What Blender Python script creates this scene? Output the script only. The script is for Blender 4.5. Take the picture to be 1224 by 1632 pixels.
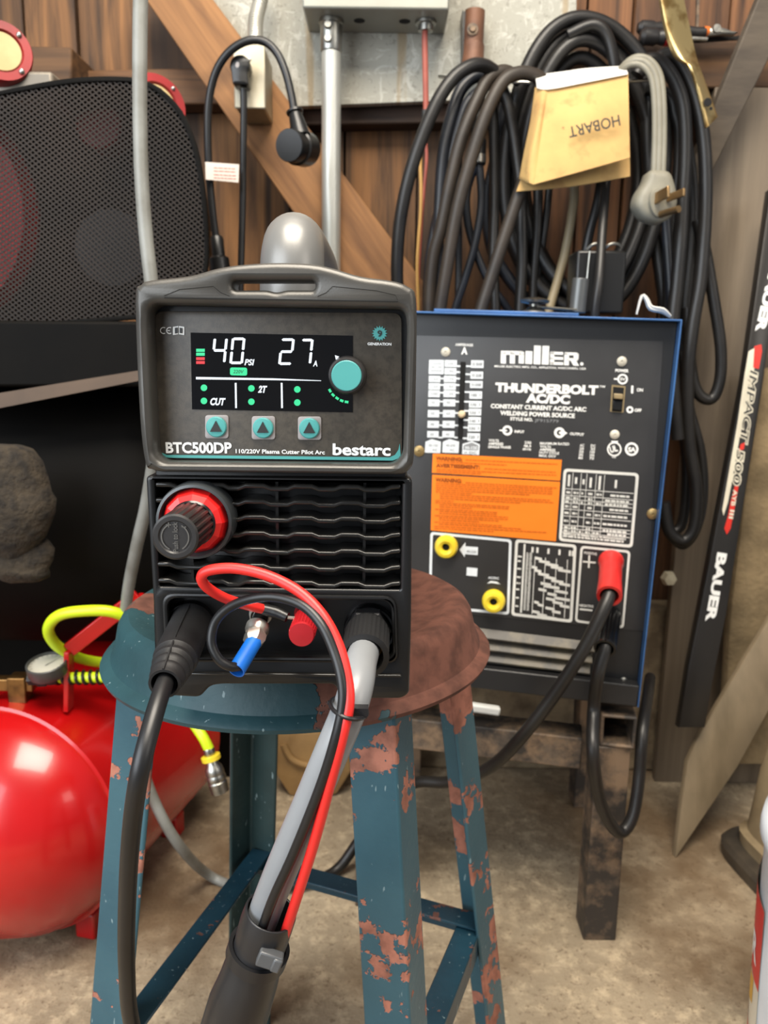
import bpy, bmesh, math, random
from mathutils import Vector, Matrix
random.seed(7)
for o in list(bpy.data.objects): bpy.data.objects.remove(o)
SC = bpy.context.scene
COL = SC.collection
R = math.radians
V = Vector

# ---------------------------------------------------------------- camera, light, exposure
F = 1250.0; PITCH = R(11); ROLL = R(0.8); CAM = V((0, 0, .80))
cd = bpy.data.cameras.new('camera'); cam = bpy.data.objects.new('camera', cd); COL.objects.link(cam)
cd.sensor_fit = 'VERTICAL'; cd.sensor_height = 36; cd.lens = F / 1632 * 36; cd.clip_start = .02
cam.matrix_world = Matrix.Translation(CAM) @ Matrix.Rotation(R(90) - PITCH, 4, 'X') @ Matrix.Rotation(ROLL, 4, 'Z')
cd.dof.use_dof = True; cd.dof.focus_distance = .455; cd.dof.aperture_fstop = 13
SC.camera = cam
SC.view_settings.view_transform = 'Standard'; SC.view_settings.look = 'None'
SC.view_settings.exposure = 0.30; SC.view_settings.gamma = 1; SC.view_settings.use_curve_mapping = False
w = bpy.data.worlds.new('world'); SC.world = w; w.use_nodes = True
bg = w.node_tree.nodes['Background']; bg.inputs[0].default_value = (.85, .9, 1, 1); bg.inputs[1].default_value = .2

def area(name, loc, target, sx, sy, power, col):
    l = bpy.data.lights.new(name, 'AREA'); l.shape = 'RECTANGLE'; l.size = sx; l.size_y = sy; l.energy = power; l.color = col
    o = bpy.data.objects.new(name, l); COL.objects.link(o); o.location = loc
    o.rotation_euler = (V(target) - V(loc)).to_track_quat('-Z', 'Y').to_euler()
    return o
area('door_daylight', (-1.75, -1.15, 1.45), (0, .9, .55), 2.2, 1.9, 74, (.88, .94, 1))
area('ceiling_lamp', (.02, .12, 2.35), (.02, .45, .5), 1.2, 1.0, 68, (1, .91, .78))
area('right_fill', (1.9, -.6, 1.7), (.3, 1.1, .6), .9, .9, 10, (1, .93, .84))  # added weak warm fill from behind the camera, no known window

# ---------------------------------------------------------------- geometry helpers
fw = V((0, math.cos(PITCH), -math.sin(PITCH))); up0 = V((0, math.sin(PITCH), math.cos(PITCH))); rt0 = V((1, 0, 0))
RT = rt0 * math.cos(ROLL) + up0 * math.sin(ROLL); UP = up0 * math.cos(ROLL) - rt0 * math.sin(ROLL)
def ray(px, py): return fw + RT * ((px - 612) / F) + UP * ((816 - py) / F)
def P(px, py, Y):
    d = ray(px, py); return CAM + d * (Y / d.y)
def Zp(px, py, z):
    d = ray(px, py); return CAM + d * ((z - CAM.z) / d.z)
def rad(r, p): return r * (V(p) - CAM).dot(fw) / F
def PTS(*a): return [P(*q) for q in a]

class PL:
    def __init__(s, o, u, v):
        s.o = V(o); s.u = V(u).normalized(); s.v = V(v).normalized(); s.n = s.u.cross(s.v)
    def uv(s, px, py):
        d = ray(px, py); t = (s.o - CAM).dot(s.n) / d.dot(s.n); q = CAM + d * t - s.o
        return (q.dot(s.u), q.dot(s.v))
    def w(s, a, b, h=0): return s.o + s.u * a + s.v * b + s.n * h
    def pw(s, px, py, h=0): return s.w(*s.uv(px, py), h)
    def off(s, h): return PL(s.o + s.n * h, s.u, s.v)
def flat(Y): return PL((0, Y, .8), (1, 0, 0), (0, 0, 1))

def rp(pts, r, n=5):
    out = []; N = len(pts)
    for i in range(N):
        p = V(pts[i]); a = V(pts[i - 1]); b = V(pts[(i + 1) % N])
        ri = r[i] if isinstance(r, (list, tuple)) else r
        da = a - p; db = b - p
        if ri <= 0 or da.length < 1e-9 or db.length < 1e-9: out.append(p); continue
        k = min(ri, da.length * .48, db.length * .48)
        s = p + da.normalized() * k; e = p + db.normalized() * k
        for j in range(n + 1):
            t = j / n; out.append(s * (1 - t) ** 2 + p * 2 * t * (1 - t) + e * t * t)
    return out
def circ(x, y, r, n=28, a0=0, a1=360): return [(x + r * math.cos(R(a0 + (a1 - a0) * i / n)), y + r * math.sin(R(a0 + (a1 - a0) * i / n))) for i in range(n)]
def smooth(pts, k=8, closed=False):
    P_ = [V(p) for p in pts]; n = len(P_); out = []
    if n < 3: return P_
    for i in range(n if closed else n - 1):
        if closed: a, b, c, d = P_[i - 1], P_[i], P_[(i + 1) % n], P_[(i + 2) % n]
        else: a, b, c, d = P_[max(i - 1, 0)], P_[i], P_[i + 1], P_[min(i + 2, n - 1)]
        for j in range(k):
            t = j / k
            out.append(.5 * (2 * b + (c - a) * t + (2 * a - 5 * b + 4 * c - d) * t * t + (3 * b - a - 3 * c + d) * t ** 3))
    if not closed: out.append(P_[-1])
    return out

_fc = {}
def glyphs(s, bold, shear):
    k = (s, bold, shear)
    if k not in _fc:
        c = bpy.data.curves.new('t', 'FONT'); c.body = s; c.size = 1; c.offset = bold; c.shear = shear; c.resolution_u = 3; c.fill_mode = 'FRONT'
        o = bpy.data.objects.new('t', c); me = bpy.data.meshes.new_from_object(o)
        vs = [V((v.co.x, v.co.y)) for v in me.vertices]; fs = [tuple(p.vertices) for p in me.polygons]
        bpy.data.objects.remove(o); bpy.data.curves.remove(c); bpy.data.meshes.remove(me)
        _fc[k] = (vs, fs, min(v.x for v in vs), max(v.x for v in vs), )
    return _fc[k]

class MB:
    def __init__(s): s.v = []; s.f = []
    def add(s, vs, fs):
        k = len(s.v); s.v += [V(p) for p in vs]; s.f += [tuple(i + k for i in f) for f in fs]; return s
    def box(s, c, size, rot=None):
        c = V(c); h = V(size) / 2; rot = rot or Matrix.Identity(3)
        vs = [c + rot @ V((h.x * x, h.y * y, h.z * z)) for x in (-1, 1) for y in (-1, 1) for z in (-1, 1)]
        return s.add(vs, [(0, 1, 3, 2), (4, 6, 7, 5), (0, 4, 5, 1), (2, 3, 7, 6), (0, 2, 6, 4), (1, 5, 7, 3)])
    def beam(s, p0, p1, w, h, up=(0, 0, 1)):
        p0 = V(p0); p1 = V(p1); d = (p1 - p0).normalized(); sd = d.cross(V(up)).normalized(); u = sd.cross(d)
        rot = Matrix((sd, d, u)).transposed()
        return s.box((p0 + p1) / 2, (w, (p1 - p0).length, h), rot)
    def prism(s, pts, dv):
        n = len(pts); pts = [V(p) for p in pts]; dv = V(dv)
        fs = [tuple(range(n)), tuple(range(2 * n - 1, n - 1, -1))] + [(i, i + n, (i + 1) % n + n, (i + 1) % n) for i in range(n)]
        return s.add(pts + [p + dv for p in pts], fs)
    def poly(s, pts): return s.add(pts, [tuple(range(len(pts)))])
    def tube(s, pts, r, n=12, k=7, closed=False, flat=1.0, cap=True):
        rs = list(r) if isinstance(r, (list, tuple)) else None
        Q = smooth(pts, k, closed); m = len(Q)
        def rr(i):
            if rs is None: return r
            t = i / (m - 1) * (len(rs) - 1); a = int(min(t, len(rs) - 2)); return rs[a] + (rs[a + 1] - rs[a]) * (t - a)
        T = [(Q[(i + 1) % m] - Q[i - 1]) if closed else (Q[min(i + 1, m - 1)] - Q[max(i - 1, 0)]) for i in range(m)]
        T = [t.normalized() for t in T]
        ref = V((0, 0, 1)) if abs(T[0].z) < .9 else V((1, 0, 0))
        nx = T[0].cross(ref).normalized(); vs = []
        for i in range(m):
            nx = (nx - T[i] * nx.dot(T[i])).normalized(); ny = T[i].cross(nx)
            for j in range(n):
                a = 2 * math.pi * j / n; vs.append(Q[i] + (nx * math.cos(a) + ny * math.sin(a) * flat) * rr(i))
        fs = []
        for i in range(m if closed else m - 1):
            for j in range(n): fs.append((i * n + j, i * n + (j + 1) % n, ((i + 1) % m) * n + (j + 1) % n, ((i + 1) % m) * n + j))
        if not closed and cap: fs += [tuple(range(n - 1, -1, -1)), tuple((m - 1) * n + j for j in range(n))]
        return s.add(vs, fs)
    def lathe(s, o, ax, prof, n=32, rib=0, ribn=0, closed=False, ref=None):
        o = V(o); ax = V(ax).normalized(); ref = V(ref) if ref else (V((0, 0, 1)) if abs(ax.z) < .9 else V((1, 0, 0)))
        a = ax.cross(ref).normalized(); b = ax.cross(a); vs = []; m = len(prof)
        for q in prof:
            r_, h_ = q[0], q[1]
            for j in range(n):
                t = 2 * math.pi * j / n; rr = r_
                if rib and len(q) > 2: rr = r_ - (rib if (j * ribn * 2 // n) % 2 else 0)
                vs.append(o + ax * h_ + (a * math.cos(t) + b * math.sin(t)) * rr)
        fs = []
        for i in range(m if closed else m - 1):
            i2 = (i + 1) % m
            for j in range(n): fs.append((i * n + j, i2 * n + j, i2 * n + (j + 1) % n, i * n + (j + 1) % n))
        if not closed: fs += [tuple(range(n)), tuple((m - 1) * n + j for j in range(n - 1, -1, -1))]
        return s.add(vs, fs)
    def cyl(s, p0, p1, r0, r1=None, n=24):
        p0 = V(p0); p1 = V(p1); r1 = r0 if r1 is None else r1
        return s.lathe(p0, p1 - p0, [(r0, 0), (r1, (p1 - p0).length)], n)
    def ball(s, c, r, n=16, sq=(1, 1, 1)):
        c = V(c); vs = []; fs = []; m = n // 2
        for i in range(m + 1):
            t = math.pi * i / m
            for j in range(n):
                a = 2 * math.pi * j / n; vs.append(c + V((r * math.sin(t) * math.cos(a) * sq[0], r * math.sin(t) * math.sin(a) * sq[1], r * math.cos(t) * sq[2])))
        for i in range(m):
            for j in range(n): fs.append((i * n + j, (i + 1) * n + j, (i + 1) * n + (j + 1) % n, i * n + (j + 1) % n))
        return s.add(vs, fs)
    # plate with holes standing on a plane: loops in plane metres, front at h
    def plate(s, pl, loops, th, bev=0, h=0):
        c = bpy.data.curves.new('p', 'CURVE'); c.dimensions = '2D'; c.fill_mode = 'BOTH'
        bev = min(bev, th * .45)
        c.extrude = th / 2 - bev; c.bevel_depth = bev; c.bevel_resolution = 1; c.offset = -bev
        for lp in loops:
            sp = c.splines.new('POLY'); sp.points.add(len(lp) - 1); sp.use_cyclic_u = True
            for q, p in zip(sp.points, lp): q.co = (p[0], p[1], 0, 1)
        o = bpy.data.objects.new('p', c); me = bpy.data.meshes.new_from_object(o)
        s.add([pl.w(v.co.x, v.co.y, h - th / 2 + v.co.z) for v in me.vertices], [tuple(p.vertices) for p in me.polygons])
        bpy.data.objects.remove(o); bpy.data.curves.remove(c); bpy.data.meshes.remove(me)
        return s
    def pplate(s, pl, loops_px, th, bev=0, h=0, r=0):
        return s.plate(pl, [rp([pl.uv(*p) for p in lp], r) if r else [pl.uv(*p) for p in lp] for lp in loops_px], th, bev, h)
    def pq(s, pl, pts, h=.0004): return s.poly([pl.pw(x, y, h) for x, y in pts])
    def text(s, pl, t, p0, p1, hp, bold=.02, shear=0, h=.0005):
        vs, fs, x0, x1 = glyphs(t, bold, shear)
        a = V(pl.uv(*p0)); b = V(pl.uv(*p1)); d = b - a; q = V((-d.y, d.x)).normalized()
        mid = ((p0[0] + p1[0]) / 2, (p0[1] + p1[1]) / 2); sc = hp * (V(pl.pw(*mid)) - CAM).dot(fw) / F / .73
        return s.add([pl.w(*(a + d * ((v.x - x0) / (x1 - x0)) + q * v.y * sc), h) for v in vs], fs)
    def smallprint(s, pl, p0, p1, hp, fill=.85, h=.0005, rng=random):
        """one line of unreadable small print: word-length dashes"""
        L = abs(p1[0] - p0[0]); x = 0
        while x < L * fill:
            wl = rng.uniform(3, 9); e = min(x + wl, L * fill)
            def at(q): t = q / L; return (p0[0] + (p1[0] - p0[0]) * t, p0[1] + (p1[1] - p0[1]) * t)
            a = at(x); b = at(e)
            s.pq(pl, [a, b, (b[0], b[1] - hp), (a[0], a[1] - hp)], h); x = e + 1.2
        return s
    def ring(s, pl, cx, cy, ro, ri, h=.0005, n=24):
        for i in range(n):
            a0 = 2 * math.pi * i / n; a1 = 2 * math.pi * (i + 1) / n
            s.pq(pl, [(cx + ro * math.cos(a0), cy + ro * math.sin(a0)), (cx + ro * math.cos(a1), cy + ro * math.sin(a1)), (cx + ri * math.cos(a1), cy + ri * math.sin(a1)), (cx + ri * math.cos(a0), cy + ri * math.sin(a0))], h)
        return s
    def build(s, name, mat, parent=None, sharp=35, bevel=0, seg=2, weld=True, tint=None, **kw):
        me = bpy.data.meshes.new(name)
        o = bpy.data.objects.new(name, me); COL.objects.link(o)
        if parent is not None:
            o.parent = parent; org = V(parent['_o'])
        elif 'at' in kw: org = V(kw.pop('at'))
        else:
            xs = [p.x for p in s.v]; ys = [p.y for p in s.v]; zs = [p.z for p in s.v]
            org = V(((min(xs) + max(xs)) / 2, (min(ys) + max(ys)) / 2, min(zs)))
        if parent is None: o.location = org
        o['_o'] = tuple(org)
        me.from_pydata([tuple(p - org) for p in s.v], [], s.f)
        bm = bmesh.new(); bm.from_mesh(me)
        if weld: bmesh.ops.remove_doubles(bm, verts=bm.verts, dist=1e-6)
        bmesh.ops.recalc_face_normals(bm, faces=bm.faces)
        bm.to_mesh(me); bm.free()
        me.materials.append(mat)
        for p in me.polygons: p.use_smooth = True
        me.set_sharp_from_angle(angle=R(sharp))
        if bevel:
            b = o.modifiers.new('bevel', 'BEVEL'); b.width = bevel; b.segments = seg; b.limit_method = 'ANGLE'; b.angle_limit = R(40); b.harden_normals = False
        for k, v in kw.items(): o[k] = v
        return o

def thing(name, loc, label, category, group=None):
    o = bpy.data.objects.new(name, None); COL.objects.link(o); o.location = loc; o['_o'] = tuple(loc); o.empty_display_size = .02
    o['label'] = label; o['category'] = category
    if group: o['group'] = group
    return o

# ---------------------------------------------------------------- materials
def lin(c): c = c / 255; return c / 12.92 if c <= .04045 else ((c + .055) / 1.055) ** 2.4
def C(r, g, b): return (lin(r), lin(g), lin(b), 1)
class NT:
    def __init__(s, name):
        s.m = bpy.data.materials.new(name); s.m.use_nodes = True; s.t = s.m.node_tree; s.b = s.t.nodes['Principled BSDF']
        s.tc = s.t.nodes.new('ShaderNodeTexCoord')
    def lk(s, a, b): s.t.links.new(a, b)
    def mp(s, sc=(1, 1, 1), loc=(0, 0, 0), rot=(0, 0, 0)):
        m = s.t.nodes.new('ShaderNodeMapping'); m.inputs['Scale'].default_value = sc; m.inputs['Location'].default_value = loc; m.inputs['Rotation'].default_value = rot
        s.lk(s.tc.outputs['Object'], m.inputs[0]); return m.outputs[0]
    def noise(s, vec, scale, detail=4, rough=.55, dist=0):
        n = s.t.nodes.new('ShaderNodeTexNoise'); n.inputs['Scale'].default_value = scale; n.inputs['Detail'].default_value = detail
        n.inputs['Roughness'].default_value = rough; n.inputs['Distortion'].default_value = dist; s.lk(vec, n.inputs['Vector']); return n.outputs['Fac']
    def ramp(s, f, lo, hi):
        r = s.t.nodes.new('ShaderNodeMapRange'); r.inputs[1].default_value = lo; r.inputs[2].default_value = hi; r.clamp = True; s.lk(f, r.inputs[0]); return r.outputs[0]
    def mix(s, f, a, b):
        n = s.t.nodes.new('ShaderNodeMix'); n.data_type = 'RGBA'
        if isinstance(f, (int, float)): n.inputs[0].default_value = f
        else: s.lk(f, n.inputs[0])
        for x, k in ((a, 6), (b, 7)):
            if isinstance(x, tuple): n.inputs[k].default_value = x
            else: s.lk(x, n.inputs[k])
        return n.outputs[2]
    def mul(s, a, b, op='MULTIPLY'):
        n = s.t.nodes.new('ShaderNodeMath'); n.operation = op
        for x, k in ((a, 0), (b, 1)):
            if isinstance(x, (int, float)): n.inputs[k].default_value = x
            else: s.lk(x, n.inputs[k])
        return n.outputs[0]
    def color(s, c):
        if isinstance(c, tuple): s.b.inputs['Base Color'].default_value = c
        else: s.lk(c, s.b.inputs['Base Color'])
    def bump(s, f, strength, dist=.001):
        n = s.t.nodes.new('ShaderNodeBump'); n.inputs['Strength'].default_value = strength; n.inputs['Distance'].default_value = dist
        s.lk(f, n.inputs['Height']); s.lk(n.outputs[0], s.b.inputs['Normal'])
    def fin(s, rough=.5, metal=0, coat=0, spec=.5):
        if isinstance(rough, (int, float)): s.b.inputs['Roughness'].default_value = rough
        else: s.lk(rough, s.b.inputs['Roughness'])
        s.b.inputs['Metallic'].default_value = metal; s.b.inputs['Coat Weight'].default_value = coat
        s.b.inputs['Coat Roughness'].default_value = .08; s.b.inputs['Specular IOR Level'].default_value = spec
        return s.m
def M(name, col, rough=.5, metal=0, col2=None, scale=8, stretch=(1, 1, 1), lo=.4, hi=.65, bump=0, bscale=80, coat=0, detail=5, spec=.5, bdist=.001):
    n = NT(name)
    vec = n.mp(stretch)
    c2 = col2 or tuple(x * .78 for x in col[:3]) + (1,)
    n.color(n.mix(n.ramp(n.noise(vec, scale, detail), lo, hi), col, c2))
    if bump: n.bump(n.noise(n.mp(stretch), bscale, 5), bump, bdist)
    return n.fin(rough, metal, coat, spec)
def glow(name, col, st):
    n = NT(name); n.color((0, 0, 0, 1)); n.b.inputs['Emission Color'].default_value = col; n.b.inputs['Emission Strength'].default_value = st
    return n.fin(.4)
def chipped(name, paint, paint2, under, scale, th, scratch=True, rough=.42, bias=None):
    n = NT(name); v = n.mp()
    a = n.noise(v, scale, 6, .6); b = n.noise(n.mp(loc=(3, 5, 1)), scale * 3.2, 4, .6)
    f = n.mul(n.mul(a, .75), n.mul(b, .25), 'ADD')
    if bias is not None: f = n.mul(f, bias(n), 'ADD')
    chip = n.ramp(f, th, th + .008)
    base = n.mix(n.ramp(n.noise(v, scale * .6, 5), .35, .7), paint, paint2)
    if scratch:
        sp = n.ramp(n.noise(n.mp((1, 1, .35)), 220, 2), .70, .74); base = n.mix(n.mul(sp, .55), base, C(150, 170, 172))
    und = n.mix(n.ramp(n.noise(v, 60, 4), .4, .65), under, tuple(x * .55 for x in under[:3]) + (1,))
    n.color(n.mix(chip, base, und))
    h = n.mul(n.mul(chip, -.8), n.mul(n.noise(v, 160, 4), .35), 'ADD'); n.bump(h, .7, .0012)
    return n.fin(n.mul(n.mul(chip, .35), rough, 'ADD'), spec=.35)
def wood(name, dark, light, axis='Z', scale=1.0, tint=True, rough=.75):
    n = NT(name); st = {'Z': (38, 38, 2.2), 'X': (2.2, 38, 38)}[axis]; st = tuple(x * scale for x in st)
    v = n.mp(st); g = n.noise(v, 1, 6, .6, .6); big = n.noise(n.mp(tuple(x * .18 for x in st)), 1, 3)
    c = n.mix(n.ramp(g, .36, .66), dark, light); c = n.mix(n.mul(n.ramp(big, .5, .72), .75), c, tuple(x * .35 for x in dark[:3]) + (1,))
    kn = n.ramp(n.noise(n.mp(tuple(x * .5 for x in (14, 14, 7))), 1, 2), .68, .76); c = n.mix(n.mul(kn, .7), c, tuple(x * .3 for x in dark[:3]) + (1,))
    if tint:
        a = n.t.nodes.new('ShaderNodeAttribute'); a.attribute_name = 'tint'
        q = n.t.nodes.new('ShaderNodeMix'); q.data_type = 'RGBA'; q.blend_type = 'MULTIPLY'; q.inputs[0].default_value = 1
        n.lk(c, q.inputs[6]); n.lk(a.outputs['Color'], q.inputs[7]); c = q.outputs[2]
    n.color(c); n.bump(g, .5, .002)
    return n.fin(rough)

black = M('black_plastic', C(22, 22, 22), .34, bump=.1, bscale=900, bdist=.0002)
black_gloss = M('black_gloss_plastic', C(18, 18, 19), .22)
black_void = M('dark_interior', C(8, 8, 8), .9)
grey_case = M('grey_textured_plastic', C(72, 70, 66), .36, metal=.25, bump=.25, bscale=1400, bdist=.0002, scale=30)
face_dark = M('charcoal_textured_overlay', C(74, 68, 59), .45, col2=C(61, 56, 49), scale=300, bump=.3, bscale=1500, bdist=.0002)
white_ink = M('white_print', C(240, 240, 236), .5, col2=C(228, 228, 224))
teal = M('teal_plastic', C(80, 160, 156), .4, col2=C(73, 151, 148))
grey_light = M('pale_grey_plastic', C(158, 152, 150), .45)
dark_ink = M('dark_print', C(40, 42, 42), .5)
screen_m = M('screen_glass', C(6, 6, 8), .12, col2=C(10, 9, 9))
g_white = glow('lit_white_segment', (.86, .93, 1, 1), 1.0); g_green = glow('lit_green_segment', (.05, .85, .36, 1), .85); g_red = glow('lit_red_segment', (.95, .05, .06, 1), .8)
red_plastic = M('red_plastic', C(222, 28, 26), .35, col2=C(200, 20, 20), coat=.3)
red_wire = M('red_wire_insulation', C(232, 46, 40), .4, col2=C(222, 38, 34))
red_post = M('red_binding_post', C(172, 28, 36), .35)
rubber = M('black_rubber', C(28, 28, 29), .55, bump=.3, bscale=500, bdist=.0003)
cable_black = M('black_cable_jacket', C(24, 24, 25), .4, col2=C(18, 18, 19), scale=20)
cable_old = M('old_dusty_black_cable', C(30, 28, 26), .42, col2=C(19, 18, 18), scale=14, bump=.15, bscale=150)
cable_brown = M('brownish_old_cable', C(50, 42, 34), .52, col2=C(32, 27, 23), scale=14, bump=.15, bscale=150)
cable_navy = M('slate_cable', C(34, 37, 44), .4, col2=C(22, 24, 28), scale=14)
hose_grey = M('grey_torch_hose', C(140, 143, 146), .34, col2=C(128, 131, 134))
sleeve_m = M('black_leatherette_sleeve', C(36, 36, 38), .36, bump=.1, bscale=60, bdist=.001)
nickel = M('nickel_metal', C(224, 220, 210), .32, metal=.85)
steel = M('zinc_steel', C(176, 176, 170), .35, metal=1, col2=C(140, 138, 130), scale=30)
galv = M('galvanised_pipe', C(196, 198, 194), .38, metal=.55, col2=C(172, 172, 164), scale=12, stretch=(1, 1, .3))
brass = M('brass_fitting', C(150, 112, 66), .35, metal=.9, col2=C(96, 70, 42), scale=40)
blue_sleeve = M('blue_plastic_sleeve', C(24, 108, 206), .4, col2=C(20, 96, 190))
# ================================================================ setting
concrete = NT('stained_concrete')
v = concrete.mp()
a_ = concrete.noise(v, 5, 6, .6); b_ = concrete.noise(v, 45, 6, .7); c_ = concrete.noise(concrete.mp(loc=(4, 1, 0)), 2.6, 4, .55); d_ = concrete.noise(v, 130, 4, .75)
cc = concrete.mix(concrete.ramp(a_, .35, .68), C(168, 152, 127), C(134, 119, 98))
cc = concrete.mix(concrete.mul(concrete.ramp(b_, .48, .68), .6), cc, C(214, 194, 162))
cc = concrete.mix(concrete.mul(concrete.ramp(c_, .49, .62), .8), cc, C(98, 74, 48))
cc = concrete.mix(concrete.mul(concrete.ramp(d_, .56, .66), .7), cc, C(96, 76, 56))
concrete.color(cc); concrete.bump(concrete.mul(b_, concrete.mul(d_, .6), 'ADD'), .6, .004); concrete.fin(.62)
MB().box((0, .6, -.025), (3.6, 2.6, .05)).build('floor', concrete.m, kind='structure')

wall_wood = wood('old_wall_boards', C(62, 43, 27), C(140, 100, 62))
m = MB(); tints = []
x = -1.30; rr = random.Random(11)
while x < 1.25:
    wd = rr.uniform(.075, .15); dz = rr.uniform(0, .016)
    k = len(m.f); m.box((x + wd / 2, 1.515 + dz, .95), (wd - rr.uniform(.002, .006), .03, 2.0))
    g = rr.uniform(.55, 1.2)
    pink = 1 if (.18 < x < .62) else 0
    t = (g * (1.05 if not pink else 1.2), g * (.98 if not pink else 1.06), g * (.86 if not pink else 1.08), 1)
    tints += [t] * 6
    x += wd
k = m.box((0, 1.555, .95), (2.7, .02, 2.0)); tints += [(.12, .1, .09, 1)] * 6
def tinted(o, ts):
    at = o.data.color_attributes.new('tint', 'FLOAT_COLOR', 'CORNER')
    for p in o.data.polygons:
        for li in p.loop_indices: at.data[li].color = ts[p.index] if isinstance(ts, list) else ts
tinted(m.build('wall_back', wall_wood, kind='structure', weld=False), tints)

brace_wood = wood('diagonal_brace_wood', C(92, 60, 34), C(150, 106, 64), 'X', .8)
def beam_from(px, Y, th): return [P(x, y, Y) for x, y in px], V((0, th, 0))
m = MB(); m.prism(*beam_from([(196, -54), (300, -54), (720, 510), (586, 510)], 1.40, .05))
# the brace's grain runs along it: rotate its own axes
def along(o, p0, p1):
    d = (V(p1) - V(p0)).normalized(); rot = Matrix.Rotation(math.atan2(d.z, d.x), 4, 'Y').inverted()
    o.data.transform(rot.inverted()); o.rotation_euler = rot.to_euler()
o = m.build('trim_1', brace_wood, kind='structure', bevel=.002); tinted(o, (1, 1, 1, 1)); along(o, P(248, -54, 1.4), P(650, 510, 1.4))
girt = wood('rough_girt_wood', C(58, 40, 25), C(116, 84, 54), 'X', 1.0)
m = MB(); m.prism(*beam_from([(120, 112), (520, 104), (520, 163), (120, 168)], 1.452, .05))
tinted(m.build('trim_2', girt, kind='structure', bevel=.003), (1.1, 1, .9, 1))
m = MB(); m.prism(*beam_from([(470, 168), (900, 158), (900, 192), (470, 200)], 1.462, .05))
tinted(m.build('trim_5', girt, kind='structure', bevel=.003), (.32, .26, .22, 1))  # dark tint paints the shadow below the strand board onto this girt
m = MB(); m.prism(*beam_from([(900, 66), (1330, 62), (1330, 140), (900, 142)], 1.40, .09))
tinted(m.build('trim_3', girt, kind='structure', bevel=.004), (.85, .8, .75, 1))
m = MB(); m.prism(*beam_from([(-60, 70), (114, 74), (114, 136), (-60, 138)], 1.38, .11))
tinted(m.build('trim_4', girt, kind='structure', bevel=.004), (1.0, .95, .85, 1))
found = M('rough_foundation_concrete', C(142, 126, 100), .85, col2=C(96, 82, 64), scale=16, bump=.8, bscale=50, bdist=.006)
m = MB(); m.box((0, 1.47, .17), (2.7, .06, .34)); m.build('baseboard_back', found, kind='structure', bevel=.006)

# right-hand side panel that closes the corner
panel_m = wood('grey_brown_panel', C(88, 76, 62), C(124, 110, 92), 'Z', .5, tint=False, rough=.5)
m = MB(); p0 = P(1140, 138, 1.40); m.prism([p0, V((1.25, 1.40, p0.z)), V((1.25, 1.40, 0)), V((p0.x, 1.40, 0))], (0, .018, 0))
m.build('grey_brown_sheet_panel', panel_m, bevel=.002, label='tall grey brown sheet panel on the wall behind the hockey stick', category='panel')

# ================================================================ stool
SX, SY, SZ = -.0715, .637, .60
def right_brown(n):
    sep = n.t.nodes.new('ShaderNodeSeparateXYZ'); n.lk(n.tc.outputs['Object'], sep.inputs[0])
    q = n.mul(sep.outputs[0], 1.1); q = n.mul(q, n.mul(sep.outputs[1], .12), 'ADD')
    vm = n.t.nodes.new('ShaderNodeVectorMath'); vm.operation = 'DISTANCE'; n.lk(n.tc.outputs['Object'], vm.inputs[0]); s_p = Zp(226, 962, .596) - V((SX, SY, 0)); vm.inputs[1].default_value = s_p
    return n.mul(n.mul(n.ramp(q, -.05, .13), .32), n.mul(n.ramp(vm.outputs['Value'], .034, .012), .17), 'ADD')
seat_m = chipped('worn_teal_seat_paint', C(40, 72, 78), C(28, 52, 57), C(104, 66, 54), 14, .62, bias=right_brown, rough=.5)
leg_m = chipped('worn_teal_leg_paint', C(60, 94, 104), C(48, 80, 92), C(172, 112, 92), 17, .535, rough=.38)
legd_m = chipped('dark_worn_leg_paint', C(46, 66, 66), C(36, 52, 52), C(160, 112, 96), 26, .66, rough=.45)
rung_m = chipped('worn_blue_rung_paint', C(32, 64, 78), C(24, 50, 62), C(140, 96, 84), 30, .60, rough=.35)
stool = thing('stool', (SX, SY, 0), 'round metal stool with chipped teal and brown paint under the plasma cutter', 'stool')
m = MB()
prof = [(.0, -.012), (.06, -.011), (.115, -.006), (.128, 0), (.137, .0005), (.1425, -.003), (.146, -.009), (.1495, -.025), (.153, -.033), (.159, -.036), (.1615, -.039), (.160, -.0425), (.150, -.042), (.147, -.030), (.13, -.012), (.0, -.018)]
tilt = Matrix.Rotation(R(-1.3), 3, 'Y')
m.lathe((SX, SY, SZ), tilt @ V((0, 0, 1)), prof, 96)
m.build('seat', seat_m, stool)
LT = []
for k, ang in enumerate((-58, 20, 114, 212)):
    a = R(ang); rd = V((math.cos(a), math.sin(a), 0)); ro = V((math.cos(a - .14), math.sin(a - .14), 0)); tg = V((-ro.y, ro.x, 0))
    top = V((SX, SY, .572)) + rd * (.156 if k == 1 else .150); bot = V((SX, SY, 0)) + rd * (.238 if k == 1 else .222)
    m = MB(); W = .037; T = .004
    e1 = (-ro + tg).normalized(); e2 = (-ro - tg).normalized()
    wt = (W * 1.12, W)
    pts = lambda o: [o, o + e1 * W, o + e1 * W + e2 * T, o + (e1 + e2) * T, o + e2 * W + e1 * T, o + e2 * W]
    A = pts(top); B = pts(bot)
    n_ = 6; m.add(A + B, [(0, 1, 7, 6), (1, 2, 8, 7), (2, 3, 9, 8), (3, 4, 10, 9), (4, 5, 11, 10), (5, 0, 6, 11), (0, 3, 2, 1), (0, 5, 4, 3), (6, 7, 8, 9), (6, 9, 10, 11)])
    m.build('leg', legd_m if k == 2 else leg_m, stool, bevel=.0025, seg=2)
    LT.append((top, bot, rd))
def legpt(k, z, inn=.012):
    t, b, rd = LT[k]; f = (t.z - z) / (t.z - b.z); return t + (b - t) * f - rd * inn
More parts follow.
